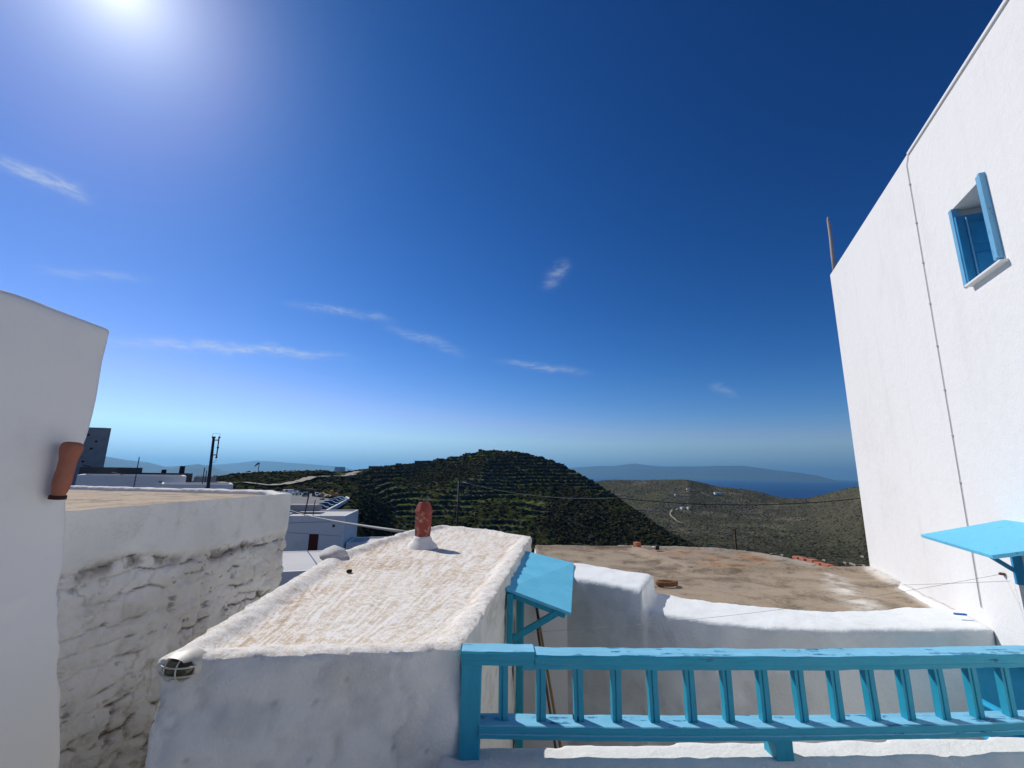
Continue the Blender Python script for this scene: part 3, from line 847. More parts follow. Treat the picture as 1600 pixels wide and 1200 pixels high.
mb = MB(); mb.beam(a1 + (b1 - a1) * .02 - up_ * .041 - WD * .03, a1 + (b1 - a1) * .93 - up_ * .041 - WD * .03, .03, .036, up=up_)
mb.build('edge_batten', M['blue_post'], cn, bevel=.003)
for s_ in (1.40, 2.92):
    MB().beam(sw(s_, .035, .32), sw(s_, .035, .70), .05, .045, up=WN).build('bracket_post', M['blue_post'], cn, bevel=.004)
    MB().beam(sw(s_, .06, .385), sw(s_, .40, .585), .035, .045).build('brace', M['blue_post'], cn, bevel=.004)

# ---- bulkhead lamp by the corner
LN = Vector((-.116, -.993, 0)).lerp(Vector((-.6, -.8, 0)), .15).normalized(); LT = Vector((-LN.y, LN.x, 0)); LC = Vector((-1.392, 2.045, .775))
lamp = thing('wall_lamp', 'oval caged bulkhead lamp on the corner of the low white house', 'lamp', tuple(LC))
def ell(a, b, dpt, n=28, a0_=0, a1_=6.2832, k=.86): return [LC + LT * k * a * math.cos(a0_ + (a1_ - a0_) * j / n) + Vector((0, 0, 1)) * k * b * math.sin(a0_ + (a1_ - a0_) * j / n) + LN * dpt for j in range(n)]
mb = MB(); rings = [ell(.100, .064, -.06), ell(.100, .064, .004), ell(.096, .060, .010), ell(.088, .053, .010), ell(.088, .053, -.005)]
mb.add([p for r_ in rings for p in r_], [(i * 28 + j, i * 28 + (j + 1) % 28, (i + 1) * 28 + (j + 1) % 28, (i + 1) * 28 + j) for i in range(4) for j in range(28)])
mb.build('base', M['lamp_white'], lamp, smooth=True)
mb = MB(); rings = [ell(.088 * math.cos(q), .053 * math.cos(q), .006 + .044 * math.sin(q)) for q in (0, .25, .5, .75, 1.0, 1.25, 1.45, 1.565)]
mb.add([p for r_ in rings for p in r_], [(i * 28 + j, i * 28 + (j + 1) % 28, (i + 1) * 28 + (j + 1) % 28, (i + 1) * 28 + j) for i in range(7) for j in range(28)])
mb.build('glass', M['lamp_glass'], lamp, smooth=True)
def cage(fx): return [LC + fx(q / 16 * 3.1416) * .86 for q in range(17)]
for zz in (.016, -.022):
    MB().tube(cage(lambda q: LT * .096 * math.cos(q) + LN * (.006 + .056 * math.sin(q)) + Vector((0, 0, zz))), .0032, 6).build('cage_bar', M['lamp_wire'], lamp, smooth=True)
for xx in (-.034, .034):
    MB().tube(cage(lambda q: Vector((0, 0, 1)) * .062 * math.cos(q) + LN * (.006 + .054 * math.sin(q)) + LT * xx), .0032, 6).build('cage_bar', M['lamp_wire'], lamp, smooth=True)
mb = MB(); hv = []
for i in range(4):
    hv += [LC + LT * (.088 - .010 * i) * math.cos(a_) + Vector((0, 0, .028 + (.032 - .004 * i) * math.sin(a_))) + LN * (.008 + i * .012) for a_ in np.linspace(.3, 2.2, 13)]
mb.add(hv, [(i * 13 + j, i * 13 + j + 1, (i + 1) * 13 + j + 1, (i + 1) * 13 + j) for i in range(3) for j in range(12)])
mb.build('hood', M['lamp_white'], lamp, smooth=True)

# ---- blue railing
RA, RB = Vector((-.205, 2.190, 0)), Vector((2.62, 2.290, 0)); RD = (RB - RA).normalized(); RS = Vector((-RD.y, RD.x, 0)); UP = Vector((0, 0, 1))
rail = thing('railing', 'weathered blue wooden railing with turned-down joint and square balusters', 'railing', (1.2, 2.24, .39))
rail["label"] = 'weathered blue wooden railing with grooved balusters on the white parapet'
def rp(x, z, off=0.0): return RA + RD * (x + .205) + RS * off + UP * z
TOP = [(-.050, -.056), (-.050, -.038), (-.057, -.034), (-.057, -.008), (-.049, 0), (.040, .002), (.048, -.006), (.048, -.056)]
BOT = [(-.054, -.052), (-.054, -.036), (-.049, -.032), (-.054, -.028), (-.054, -.003), (-.050, 0), (.044, 0), (.044, -.052)]
def wood(mb, name, mat, amp, seed, smooth=False):
    o = mb.build(name, mat, rail, smooth=smooth); me = o.data; v = get_co(me)
    tb = (v - np.array(RA)) @ np.array(RD) - .205
    v -= np.array(RS)[None] * (.036 * np.clip(1 - ((tb - 1.15) / 1.36) ** 2, -.3, 1))[:, None]      # the rail bows out a little
    v += np.stack([fbm(v, 9, 3, seed + i) for i in range(3)], 1) * amp; put_co(me, v)
    if 'rail' in name:                      # upper faces: sunlight painted in as a paler blue, with worn chips
        me.materials.append(M['blue_lit_top'])
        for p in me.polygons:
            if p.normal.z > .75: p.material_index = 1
    return o
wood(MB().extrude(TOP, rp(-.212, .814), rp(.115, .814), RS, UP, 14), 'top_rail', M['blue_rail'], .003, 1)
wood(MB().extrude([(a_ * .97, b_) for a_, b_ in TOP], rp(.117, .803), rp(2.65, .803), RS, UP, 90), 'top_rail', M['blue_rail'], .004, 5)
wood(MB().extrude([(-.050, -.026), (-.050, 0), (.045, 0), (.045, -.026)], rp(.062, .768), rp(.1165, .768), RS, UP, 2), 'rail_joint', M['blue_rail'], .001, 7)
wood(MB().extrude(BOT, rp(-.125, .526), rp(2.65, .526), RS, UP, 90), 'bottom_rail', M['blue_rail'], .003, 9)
BAL = [(-.021, -.017), (-.010, -.017), (-.008, -.012), (-.004, -.012), (-.001, -.017), (.021, -.017), (.021, .017), (-.021, .017)]
for i in range(16):
    x = -.020 + i * .1685
    mb = MB(); mb.extrude(BAL, rp(x, .520), rp(x + random.uniform(-.004, .004), .752), RD, RS, 5)
    wood(mb, 'baluster', M['blue_post'], .0022, 20 + i)
wood(MB().extrude([(-.045, -.045), (.04, -.045), (.045, -.04), (.045, .045), (-.045, .045)], rp(-.165, .385), rp(-.165, .757), RD, RS, 5), 'post', M['blue_post'], .003, 61)
wood(MB().extrude([(-.038, -.045), (.038, -.045), (.038, .045), (-.038, .045)], rp(1.205, .375), rp(1.205, .476), RD, RS, 2), 'foot_post', M['blue_post'], .003, 63)
MB().box(rp(.315, .537, -.020), (.045, .03, .022), .2).build('black_bracket', M['black'], rail, bevel=.004)

# ---- courtyard wall with the step, curving to the tall house
cw = thing('courtyard_wall', 'thick whitewashed courtyard wall with a raised block at its left end', 'wall', (2.0, 4.0, -2.4))
mb = MB()
mb.prism([(.22, 4.75), (.50, 4.55), (1.164, 4.07), (1.44, 4.62), (.90, 5.05), (.36, 5.45)], -2.4, .62)
mb.prism([(1.10, 4.14), (1.40, 3.92), (1.70, 3.745), (2.05, 3.655), (2.48, 3.62), (3.0, 3.63), (3.40, 3.65), (3.72, 3.60), (3.95, 4.10), (3.55, 4.20), (2.83, 4.12), (2.3, 4.22), (1.85, 4.40), (1.40, 4.66)], -2.4, .45)
me = remesh(mb, .027, 2)
v = get_co(me); nn = get_no(me)
v[:, 2] += sstep(.3, .42, v[:, 2]) * (.035 * sstep(3.2, 3.75, v[:, 0]))
v += nn * (fbm(v, 2.2, 3, 5)[:, None] * .018 + fbm(v, 9, 4, 6)[:, None] * .008)
c = np.ones((len(v), 3)); sd = 1 - sstep(.3, .7, nn[:, 2])
c *= (1 - .13 * sd * sstep(-.15, .25, fbm(v, 1.4, 4, 71)))[:, None]; c *= (1 - .10 * sd * (v[:, 0] < 2.4) * sstep(.05, .2, fbm(v, 3.5, 4, 73)))[:, None]
put_co(me, v); set_col(me, c)
link('wall', me, plaster_mat('blued whitewash', (.79, .81, .79), (.69, .70, .68), .50, .78, scale=2.0, use_col=True, bump=.5, bscale=50), cw)

# ---- courtyard floor
fl = MB(); fl.prism([(-.1, 2.2), (3.6, 2.3), (3.9, 4.2), (.4, 5.4)], -2.6, -.95)
tag(fl.build('courtyard_floor', M['grey_wall']), 'grey concrete courtyard floor below the railing', kind='structure')
ld = MB(); ld.prism([(2.75, 2.36), (3.20, 2.40), (3.68, 3.50), (3.60, 3.62), (2.75, 3.62)], -1.2, -.46)
tag(ld.build('landing', M['white']), 'white landing at the foot of the tall house', kind='structure')

# ---- house with the brown screed roof beyond the wall
th = thing('terrace_house', 'low house with a bare brown screed roof behind the courtyard wall', 'house', (2.4, 6.2, -2.6))
RAp = [(.36, 5.62), (.75, 5.42), (1.44, 4.58), (1.9, 4.34), (2.83, 4.06), (3.93, 4.06), (4.30, 4.90), (4.835, 6.14), (3.6, 6.02), (2.30, 5.86), (2.06, 7.55), (1.2, 7.56), (.40, 7.50)]
mb = MB(); mb.prism(RAp, -2.6, .40)
me = remesh(mb, .036, 2); v = get_co(me); nn = get_no(me); f = faces_of(me)
v += nn * (fbm(v, 3, 4, 81)[:, None] * .012 + fbm(v, 14, 3, 82)[:, None] * .006)
tp = sstep(.5, .8, nn[:, 2])
v[:, 2] += tp * .05 * np.exp(-(poly_dist(v, RAp)[0] / .10) ** 2) * (v[:, 1] > 5.2)
c = np.ones((len(v), 3))
st = sstep(.15, .5, fbm(p3(v[:, 0] * .5, v[:, 1] * 1.6, v[:, 2]), 2.4, 4, 85))
c *= (1 - .28 * st)[:, None]
dl = (v[:, 0] - 4.816) * (-.917) + (v[:, 1] - 6.133) * .398      # metres out from the tall facade
wh = np.clip(np.exp(-((dl - .62) / .16) ** 2) * sstep(-.25, .3, fbm(v, 4, 4, 87)) * .9 + sstep(.16, .04, dl) * .8, 0, 1) * tp
c = c * (1 - wh[:, None]) + np.array([2.0, 2.35, 2.95]) * wh[:, None]
isr = tp[f].mean(1) > .5
c2 = c.copy(); c2[:] = (2.2, 2.6, 3.4)
link('wall', submesh('wall', v, f, ~isr, None), M['white'], th)
link('roof', submesh('roof', v, f, isr, c), M['concrete_brown'], th)
RBp = [(1.95, 5.90), (4.75, 6.05), (4.72, 6.35), (4.60, 6.95), (4.46, 7.45), (4.20, 7.88), (3.75, 8.18), (3.2, 8.36), (2.4, 8.38), (1.95, 8.33)]
mb = MB(); mb.prism(RBp, -2.6, .285)
me = remesh(mb, .040, 2); v = get_co(me); nn = get_no(me)
v += nn * (fbm(v, 3, 4, 91)[:, None] * .016 + fbm(v, 12, 3, 92)[:, None] * .010)
dd = poly_dist(v, RBp)[0]; tp = sstep(.5, .8, nn[:, 2])
v[:, 2] += tp * .05 * np.exp(-(dd / .09) ** 2)
c = np.ones((len(v), 3)) * .92
og = sstep(.1, .5, fbm(v, 1.3, 4, 95) + .25 * np.exp(-((v[:, 0] - 3.2) / .7) ** 2)); c = c * (1 - og[:, None] * .6) + np.array([1.25, .82, .52]) * og[:, None] * .6
gy = np.exp(-(dd / .16) ** 2); c = c * (1 - gy[:, None] * .7) + np.array([1.05, 1.22, 1.5]) * gy[:, None] * .7
put_co(me, v); set_col(me, c)
link('lower_roof', me, M['concrete_brown'], th)
MB().beam((2.06, 7.52, .425), (2.32, 5.90, .425), .09, .06).build('roof_kerb', M['concrete_roof'], th, bevel=.012)
for i in range(7):
    p = Vector((4.60, 7.30, .33)).lerp(Vector((4.66, 6.38, .33)), i / 6)
    MB().box((p.x + random.uniform(-.01, .01), p.y, p.z + random.uniform(-.008, .01)), (.11, .135, .06), random.uniform(-.12, .12)).build('brick', M['brick'], th, bevel=.008)

# ---- tall house on the right; local frame: x along the facade away from the viewer, y outward
FD = Vector((.398, .917, 0)); FN = Vector((-.917, .398, 0)); F0 = Vector((4.816, 6.133, 0))
def fp(s, n_, z): return F0 + FD * s + FN * n_ + UP * z
tall = thing('tall_house', 'tall white house with a blue shuttered window filling the right side', 'house', tuple(F0))
Z0, Z1, S0, S1 = -2.6, 4.585, -6.5, 0.0
WS0, WS1, WZ0, WZ1 = -3.765, -3.28, 3.055, 3.705        # window opening
DS0, DS1, DZ0, DZ1 = -4.05, -3.17, -.45, 1.13           # door opening
def hole_wall(mb, s_list, z_list, holes):
    for i in range(len(s_list) - 1):
        for j in range(len(z_list) - 1):
            s0, s1, z0, z1 = s_list[i], s_list[i + 1], z_list[j], z_list[j + 1]
            if any(h[0] <= s0 + 1e-6 and s1 <= h[1] + 1e-6 and h[2] <= z0 + 1e-6 and z1 <= h[3] + 1e-6 for h in holes): continue
            k_ = 6
            lean = lambda s, z: s - (.106 * (z - .4) / 4.185 if abs(s) < 1e-6 else 0)
            mb.add([fp(lean(s0, z0), 0, z0), fp(lean(s1, z0), 0, z0), fp(lean(s1, z1), 0, z1), fp(lean(s0, z1), 0, z1)], [(0, 1, 2, 3)])
mb = MB()
holes = [(WS0, WS1, WZ0, WZ1), (DS0, DS1, DZ0, DZ1)]
hole_wall(mb, sorted({S0, DS0, DS1, WS0, WS1, S1}), sorted({Z0, DZ0, DZ1, WZ0, WZ1, Z1}), holes)
for (s0, s1, z0, z1), dp in zip(holes, (.28, .30)):      # reveals
    a = [(s0, z0), (s1, z0), (s1, z1), (s0, z1)]
    for i in range(4):
        (p, q), (r_, t_2) = a[i], a[(i + 1) % 4]
        mb.add([fp(p, 0, q), fp(r_, 0, t_2), fp(r_, -dp, t_2), fp(p, -dp, q)], [(0, 1, 2, 3)])
# the other sides and the roof
B = 4.2
mb.add([fp(S1, 0, Z0), fp(S1, -B, Z0), fp(S1, -B, Z1), fp(S1 - .106, 0, Z1)], [(0, 1, 2, 3)])
mb.add([fp(S0, 0, Z0), fp(S0, -B, Z0), fp(S0, -B, Z1), fp(S0, 0, Z1)], [(0, 1, 2, 3)])
mb.add([fp(S0, -B, Z0), fp(S1, -B, Z0), fp(S1, -B, Z1), fp(S0, -B, Z1)], [(0, 1, 2, 3)])
mb.build('wall', M['facade'], tall)
mb = MB(); mb.add([fp(S0, .0, Z1 - .12), fp(S1 - .10, .0, Z1 - .12), fp(S1, -B, Z1 - .12), fp(S0, -B, Z1 - .12)], [(0, 1, 2, 3)])
mb.build('roof', M['concrete_roof'], tall)
MB().beam(fp(-2.86, .006, Z1 - .014), fp(S0, .006, Z1 - .014), .016, .022, up=UP).build('roof_drip', M['far_white'], tall)
# window: shutters, panes, sill
WC = (WS0 + WS1) / 2
win = MB().beam(fp(WC, -.275, WZ0 + .001), fp(WC, -.275, WZ1 - .001), WS1 - WS0 - .002, .02, up=FN).build('window', M['blue_shutter'], tall)
tag(win, 'blue window with one shutter swung open')
MB().beam(fp(WS1 - .022, -.012, WZ0 - .005), fp(WS1 - .022, -.012, WZ1 + .004), .045, .045, up=FN).build('frame', M['blue_light'], win, bevel=.004)
# far leaf folded back along its jamb, seen full face with two fielded panels
MB().beam(fp(WS1 - .050, -.128, WZ0 + .012), fp(WS1 - .050, -.128, WZ1 - .075), .262, .028, up=FD).build('shutter', M['blue_shutter'], win, bevel=.004)
for z0, z1 in ((WZ0 + .07, WZ0 + .25), (WZ0 + .33, WZ0 + .51)):
    MB().beam(fp(WS1 - .066, -.125, z0), fp(WS1 - .066, -.125, z1), .125, .016, up=FD).build('shutter_panel', M['blue_shutter'], win, bevel=.010)
MB().tube([fp(WS1 - .075, -.055, WZ0 + .04), fp(WS1 - .075, -.055, WZ1 - .10)], .006, 6).build('bolt_rod', M['blue_light'], win)
# near leaf folded out square from the other jamb
MB().beam(fp(WS0 + .004, -.05, WZ0 + .022), fp(WS0 + .004, -.05, WZ1 + .020), .17, .026, up=FD).build('open_shutter', M['blue_light'], win, bevel=.004)
MB().beam(fp(WS0 + .028, .026, WZ0 + .015), fp(WS0 + .028, .026, WZ1 + .012), .018, .026, up=FD).build('shutter_edge', M['blue_light'], win, bevel=.004)
MB().beam(fp(WS1 - .09, .01, WZ0 - .022), fp(WS0 - .04, .01, WZ0 - .015), .075, .020).build('sill', M['far_white'], tall, bevel=.006)
# conduit and its clips
MB().tube([fp(-2.86, .006, 4.56), fp(-2.80, .006, 4.49), fp(-2.72, .006, 2.6), fp(-2.633, .006, .60)], .0038, 8).build('conduit', M['pipe_grey'], tall, smooth=True)
for k_ in range(9):
    t_c = .05 + k_ / 9.0 * .9; p = Vector(fp(-2.80, .006, 4.49)).lerp(Vector(fp(-2.633, .006, .60)), t_c)
    MB().box((p.x, p.y, p.z), (.018, .014, .010), math.atan2(FD.y, FD.x)).build('pipe_clip', M['pipe_grey'], tall)
# door behind the canopy
dr = MB().beam(fp((DS0 + DS1) / 2, -.26, DZ0), fp((DS0 + DS1) / 2, -.26, DZ1), DS1 - DS0, .04, up=FN).build('door', M['grey_wall'], tall)
MB().beam(fp(DS1 - .012, -.010, .885), fp(DS1 - .012, -.010, DZ1 - .004), .026, .055, up=FN).build('door_frame', M['blue_shutter'], dr, bevel=.004)
# lime fillet where the facade meets the roof below
mb = MB(); mb.extrude([(0, -.03), (.09, -.03), (.03, .012), (0, .05)], fp(.01, .0, .40), fp(-2.4, .0, .42), FN, UP, 60)
o = mb.build('fillet', M['white'], tall, smooth=True); v = get_co(o.data); v += np.stack([fbm(v, 6, 3, 200 + i) for i in range(3)], 1) * .014 * (v[:, 2:3] > .38); put_co(o.data, v)
# weathered post on the roof behind
p0, p1 = Vector((4.775, 5.945, 4.46)), Vector((4.800, 5.950, 5.50))
mb = MB(); mb.tube([p0, p0.lerp(p1, .4), p0.lerp(p1, .7) + Vector((.006, 0, 0)), p1 - Vector((0, 0, .05)), p1], [.026, .024, .022, .020, .010], 9)
tag(mb.build('roof_post', flat_mat('weathered grey wood', (.42, .37, .34), .85, .55, 6, bump=.5), smooth=True), 'weathered grey post standing on the roof of the tall house', 'post')

# ---- canopy on the tall house
cn = thing('door_canopy', 'blue board canopy with a diagonal brace on the tall white facade', 'canopy', tuple(fp(-3.6, 0, 1.25)))
a0, a1 = fp(-3.165, .0, 1.318), fp(-4.16, 0, 1.318); b0, b1 = fp(-3.165, .49, 1.185), fp(-4.13, .52, 1.185)
up_ = (a1 - a0).cross(b0 - a0).normalized(); up_ = up_ if up_.z > 0 else -up_
lo = [a0, b0, b1, a1]; mb = MB(); mb.add([p - up_ * .022 for p in lo] + lo, [(3, 2, 1, 0), (4, 5, 6, 7), (0, 1, 5, 4), (1, 2, 6, 5), (2, 3, 7, 6), (3, 0, 4, 7)])
mb.build('board', M['blue_board'], cn, bevel=.003)
for s_ in (-3.20,):
    MB().beam(fp(s_, .31, 1.205), fp(s_, .015, .975), .026, .028).build('brace', M['blue_shutter'], cn, bevel=.003)

# ---- white house close on the left, battered foot, soft corner
lh = thing('whitewashed_house', 'smooth shaded white house wall with a rounded top at the left edge', 'house', (-3.2, 1.0, -2.6))
LP_ = [(-2.45, -2.5), (-2.50, 1.3), (-2.515, 2.60), (-4.4, 2.72), (-6.5, 2.3), (-6.5, -2.5)]
mb = MB(); mb.prism(LP_, -2.6, 2.455)
me = remesh(mb, .036, 5); v = get_co(me); nn = get_no(me)
fl_ = (1 - sstep(-.6, 1.35, v[:, 2])); v[:, 0] += fl_ * .20 * sstep(-4.5, -2.7, v[:, 0]); v[:, 1] += fl_ * .06 * (v[:, 1] > 1.5)
v[:, 1] -= .07 * np.exp(-((v[:, 2] - 1.52) / .22) ** 2) * sstep(2.2, 2.6, v[:, 1])
v += nn * (fbm(v, 1.3, 3, 101)[:, None] * .030 + fbm(v, 5, 4, 102)[:, None] * .009)
v += nn * (np.exp(-((v[:, 2] - .93 - .10 * (v[:, 1] - 2.3)) / .02) ** 2) * ((v[:, 1] > 2.15) & (v[:, 1] < 2.42)) * .02)[:, None]
edge_r = np.exp(-((v[:, 0] + 2.5) / .12) ** 2) * sstep(-.1, .2, v[:, 2]) * (1 - sstep(1.0, 1.3, v[:, 2])) * sstep(2.4, 2.58, v[:, 1])
v[:, 1] += edge_r * fbm(v, 10, 3, 104) * .03
put_co(me, v)
link('wall', me, M['house_left'], lh)
mb = MB(); mb.prism([(-2.56, -2.5), (-2.60, 1.3), (-2.62, 2.44), (-3.1, 2.5), (-3.1, -2.5)], 2.42, [2.475, 2.475, 2.455, 2.50, 2.53])
me = remesh(mb, .022, 2); v = get_co(me); v += get_no(me) * (fbm(v, 8, 4, 111) * .016)[:, None]; put_co(me, v)
link('coping', me, plaster_mat('worn lime coping', (.66, .61, .56), (.42, .38, .34), .42, .66, scale=5, bump=.9, bscale=40), lh)
# clay spout bedded in that wall: a jar-shaped pipe
jar = thing('clay_pipe', 'terracotta jar-shaped pipe fixed upright on the shaded left wall', 'pipe', (-2.43, 2.40, 1.45))
ax0, ax1 = Vector((-2.455, 2.425, 1.440)), Vector((-2.425, 2.415, 1.735)); axd = (ax1 - ax0)
prof = [(0, .027), (.04, .029), (.12, .035), (.22, .039), (.32, .040), (.5, .038), (.66, .038), (.73, .041), (.80, .046), (.88, .049), (.94, .047), (.98, .040), (1.0, .026)]
MB().tube([ax0 + axd * a_ for a_, _ in prof], [b_2 for _, b_2 in prof], 20).build('body', M['clay'], jar, smooth=True)
MB().tube([ax0 - axd * .035, ax0 + axd * .03], [.037, .036], 16).build('mouth', M['clay_dark'], jar, smooth=True)

# ---- old stone house: rubble wall under peeling whitewash, brown flat roof
sh = thing('stone_house', 'old rubble house with peeling stained whitewash and a flat brown roof', 'house', (-3.6, 4.4, -2.6))
SP = [(-3.05, 2.80), (-2.815, 5.64), (-3.33, 6.27), (-6.9, 7.05), (-7.5, 2.6)]
mb = MB(); mb.prism(SP, -2.6, 1.235); mb.build('core', M['stone_col'], sh) if False else None
RP_ = [(-3.03, 2.62), (-2.80, 5.66), (-3.33, 6.29), (-6.9, 7.07), (-7.6, 2.4)]
mb = MB(); mb.prism([(-3.10, 2.62), (-2.88, 5.60), (-3.36, 6.22), (-6.9, 7.0), (-7.6, 2.4)], -2.6, 1.262)
me = remesh(mb, .05, 1); v = get_co(me); v[:, 2] += fbm(v, 3, 3, 3) * .006; put_co(me, v); set_col(me, np.ones((len(v), 3)) * 1.4)
link('roof', me, M['concrete_brown'], sh)
mb = MB(); mb.prism([(-3.28, 6.10), (-6.9, 6.88), (-6.9, 7.06), (-3.36, 6.31)], 1.1, 1.315); mb.prism([(-2.83, 5.55), (-2.79, 5.68), (-3.33, 6.30), (-3.36, 6.12)], 1.1, 1.305)
me = remesh(mb, .03, 2); v = get_co(me); v += get_no(me) * fbm(v, 7, 3, 5)[:, None] * .014; put_co(me, v)
link('roof_edge', me, M['white'], sh)
# the face towards the lane, a fine sheet; stones below the plaster line become single pieces
LW = 3.04; HW = 3.3; NS, NZ = 250, 270
ss, zz = np.meshgrid(np.linspace(-.12, LW + .75, NS), np.linspace(1.31, 1.31 - HW, NZ), indexing='ij')
A0, A1 = np.array([-3.035, 2.62]), np.array([-2.80, 5.65]); dirw = (A1 - A0) / np.linalg.norm(A1 - A0); A2 = np.array([-3.33, 6.28]); dir2 = (A2 - A1) / np.linalg.norm(A2 - A1)
s_end = np.linalg.norm(A1 - A0)
cor = np.clip(ss - s_end, 0, None)
bx = A0[0] + dirw[0] * np.minimum(ss, s_end) + dir2[0] * cor; by = A0[1] + dirw[1] * np.minimum(ss, s_end) + dir2[1] * cor
blend_n = sstep(s_end - .08, s_end + .08, ss)
nx_ = dirw[1] * (1 - blend_n) + dir2[1] * blend_n; ny_ = -dirw[0] * (1 - blend_n) - dir2[0] * blend_n
q = p3(ss, zz, 0 * ss)
wq = np.stack([q[:, 0] + fbm(q, 3, 3, 11) * .07, q[:, 1] + fbm(q, 3, 3, 12) * .05], 1)
# seeds of the stones, rows with jitter
gs = np.random.default_rng(12); seeds = []
zc = 1.0; row = 0
while zc > -2.1:
    h_ = gs.uniform(.10, .19); x_ = -.3 + gs.uniform(0, .2)
    while x_ < LW + .9:
        w_ = gs.uniform(.16, .40); seeds.append((x_ + w_ / 2, zc - h_ / 2 + gs.uniform(-.03, .03), w_, h_)); x_ += w_
    zc -= h_
seeds = np.array(seeds)
D = np.sqrt(((wq[:, None, 0] - seeds[None, :, 0]) / (seeds[None, :, 2] * .9)) ** 2 + ((wq[:, None, 1] - seeds[None, :, 1]) / (seeds[None, :, 3] * .9)) ** 2)
srt = np.argpartition(D, 2, axis=1)[:, :2]
dA = np.take_along_axis(D, srt, 1); o_ = np.argsort(dA, 1); srt = np.take_along_axis(srt, o_, 1); dA = np.take_along_axis(dA, o_, 1)
own = srt[:, 0]; gap = dA[:, 1] - dA[:, 0]
plast_z = .90 + .10 * fbm(q, 1.2, 3, 21) - .02 * q[:, 0]
plast = sstep(-.03, .05, q[:, 1] - plast_z)                      # 1 where the upper coat still sits
lime = sstep(-.15, .35, fbm(q, 1.6, 4, 23) + .25 * sstep(-.2, -1.0, q[:, 1]))   # lime filling the joints
sep_ = np.abs(seeds[srt[:, 0]] - seeds[srt[:, 1]]); bed = sstep(.35, 1.3, sep_[:, 1] / (sep_[:, 0] * .5 + .02))   # bed joints gape, uprights are mostly limed over
brk = sstep(-.25, .12, fbm(q, 5.5, 4, 28))
joint = np.exp(-(gap / .10) ** 2) * (1 - .80 * lime) * (.28 + .72 * bed) * brk * (1 - plast)
hgt = (1 - plast) * ((1 - np.exp(-(gap / .40) ** 2)) * .022 * (1 - .5 * lime) + gs.uniform(-.007, .008, len(seeds))[own] * np.clip(gap / .25, 0, 1) - joint * .014 + fbm(q, 7, 4, 24) * .018 + fbm(q, 18, 4, 25) * .016 + fbm(q, 40, 3, 26) * .007) + plast * (.030 + fbm(q, 4, 4, 27) * .010)
X = bx.ravel() + nx_.ravel() * hgt; Y = by.ravel() + ny_.ravel() * hgt; Zv = zz.ravel() + fbm(q, 6, 3, 29) * .008
crk = np.exp(-(np.abs(fbm(q, 5.5, 4, 31)) / .045) ** 2)
pit = sstep(.29, .45, fbm(p3(q[:, 0] * .8, q[:, 1] * 1.7, 0 * q[:, 0]), 15, 4, 34, .62)) * sstep(-.15, .25, fbm(q, 3.1, 3, 38))
dirt = np.clip(joint * 1.6 + (1 - plast) * (crk * .40 * sstep(-.1, .3, fbm(q, 2.4, 3, 35)) + pit * .65), 0, 1)
hgt = hgt - pit * (1 - plast) * .010
X = bx.ravel() + nx_.ravel() * hgt; Y = by.ravel() + ny_.ravel() * hgt
band = np.exp(-((q[:, 1] - plast_z + .05) / .05) ** 2) * sstep(-.2, .4, fbm(q, 8, 3, 36)) * .7
dirt = np.clip(dirt + band * (1 - plast), 0, 1)
brown = np.array([.15, .12, .095])
cw_ = np.ones((len(X), 3)) * (.93 + .10 * fbm(q, 3, 3, 37))[:, None]
wash = sstep(-.05, .5, fbm(q, 1.7, 4, 39)); cw_ = cw_ * (1 - .13 * wash[:, None] * np.array([.8, .95, 1.1]))
low = (1 - plast) * sstep(.25, -.85, q[:, 1]); cw_ *= (1 - low[:, None] * np.array([.34, .37, .41]))
streak_ = sstep(.25, .6, fbm(p3(q[:, 0] * 5, q[:, 1] * .5, 0 * q[:, 0]), 1.0, 3, 40)) * plast; cw_ *= (1 - .10 * streak_)[:, None]
lefts = np.exp(-((q[:, 0] - .05) / .12) ** 2); cw_ *= (1 - lefts[:, None] * np.array([.15, .2, .28]))
stn = (1 - plast) * sstep(.0, .45, fbm(p3(q[:, 0] * .7 + q[:, 1] * .3, q[:, 1] * 1.4, 0 * q[:, 0]), 4.5, 4, 42, .6)); cw_ *= (1 - stn[:, None] * np.array([.12, .13, .15]))
cw_ = cw_ * (1 - dirt[:, None]) + brown * dirt[:, None]
V_ = np.stack([X, Y, Zv], 1)
idx = np.arange(NS * NZ).reshape(NS, NZ)
F_ = np.stack([idx[:-1, :-1], idx[:-1, 1:], idx[1:, 1:], idx[1:, :-1]], -1).reshape(-1, 4)
fpl = plast[F_].mean(1) > .5
fown = own[F_[:, 0]]
wl_ = link('wall', submesh('wall', V_, F_, fpl, cw_), M['stone_col'], sh)
for k_ in np.unique(fown[~fpl]):
    sel = (~fpl) & (fown == k_)
    if sel.sum() < 12:
        continue
    link('stone', submesh('stone', V_, F_, sel, cw_), M['stone_col'], wl_)
rest = np.isin(fown, [k_ for k_ in np.unique(fown[~fpl]) if ((~fpl) & (fown == k_)).sum() < 12]) & (~fpl)
if rest.any(): link('mortar', submesh('mortar', V_, F_, rest, cw_), M['stone_col'], wl_)
MB().prism([(-3.11, 2.66), (-2.90, 5.58), (-3.38, 6.2), (-3.9, 6.0), (-3.6, 2.7)], -2.6, 1.2).build('core', M['far_white'], sh)

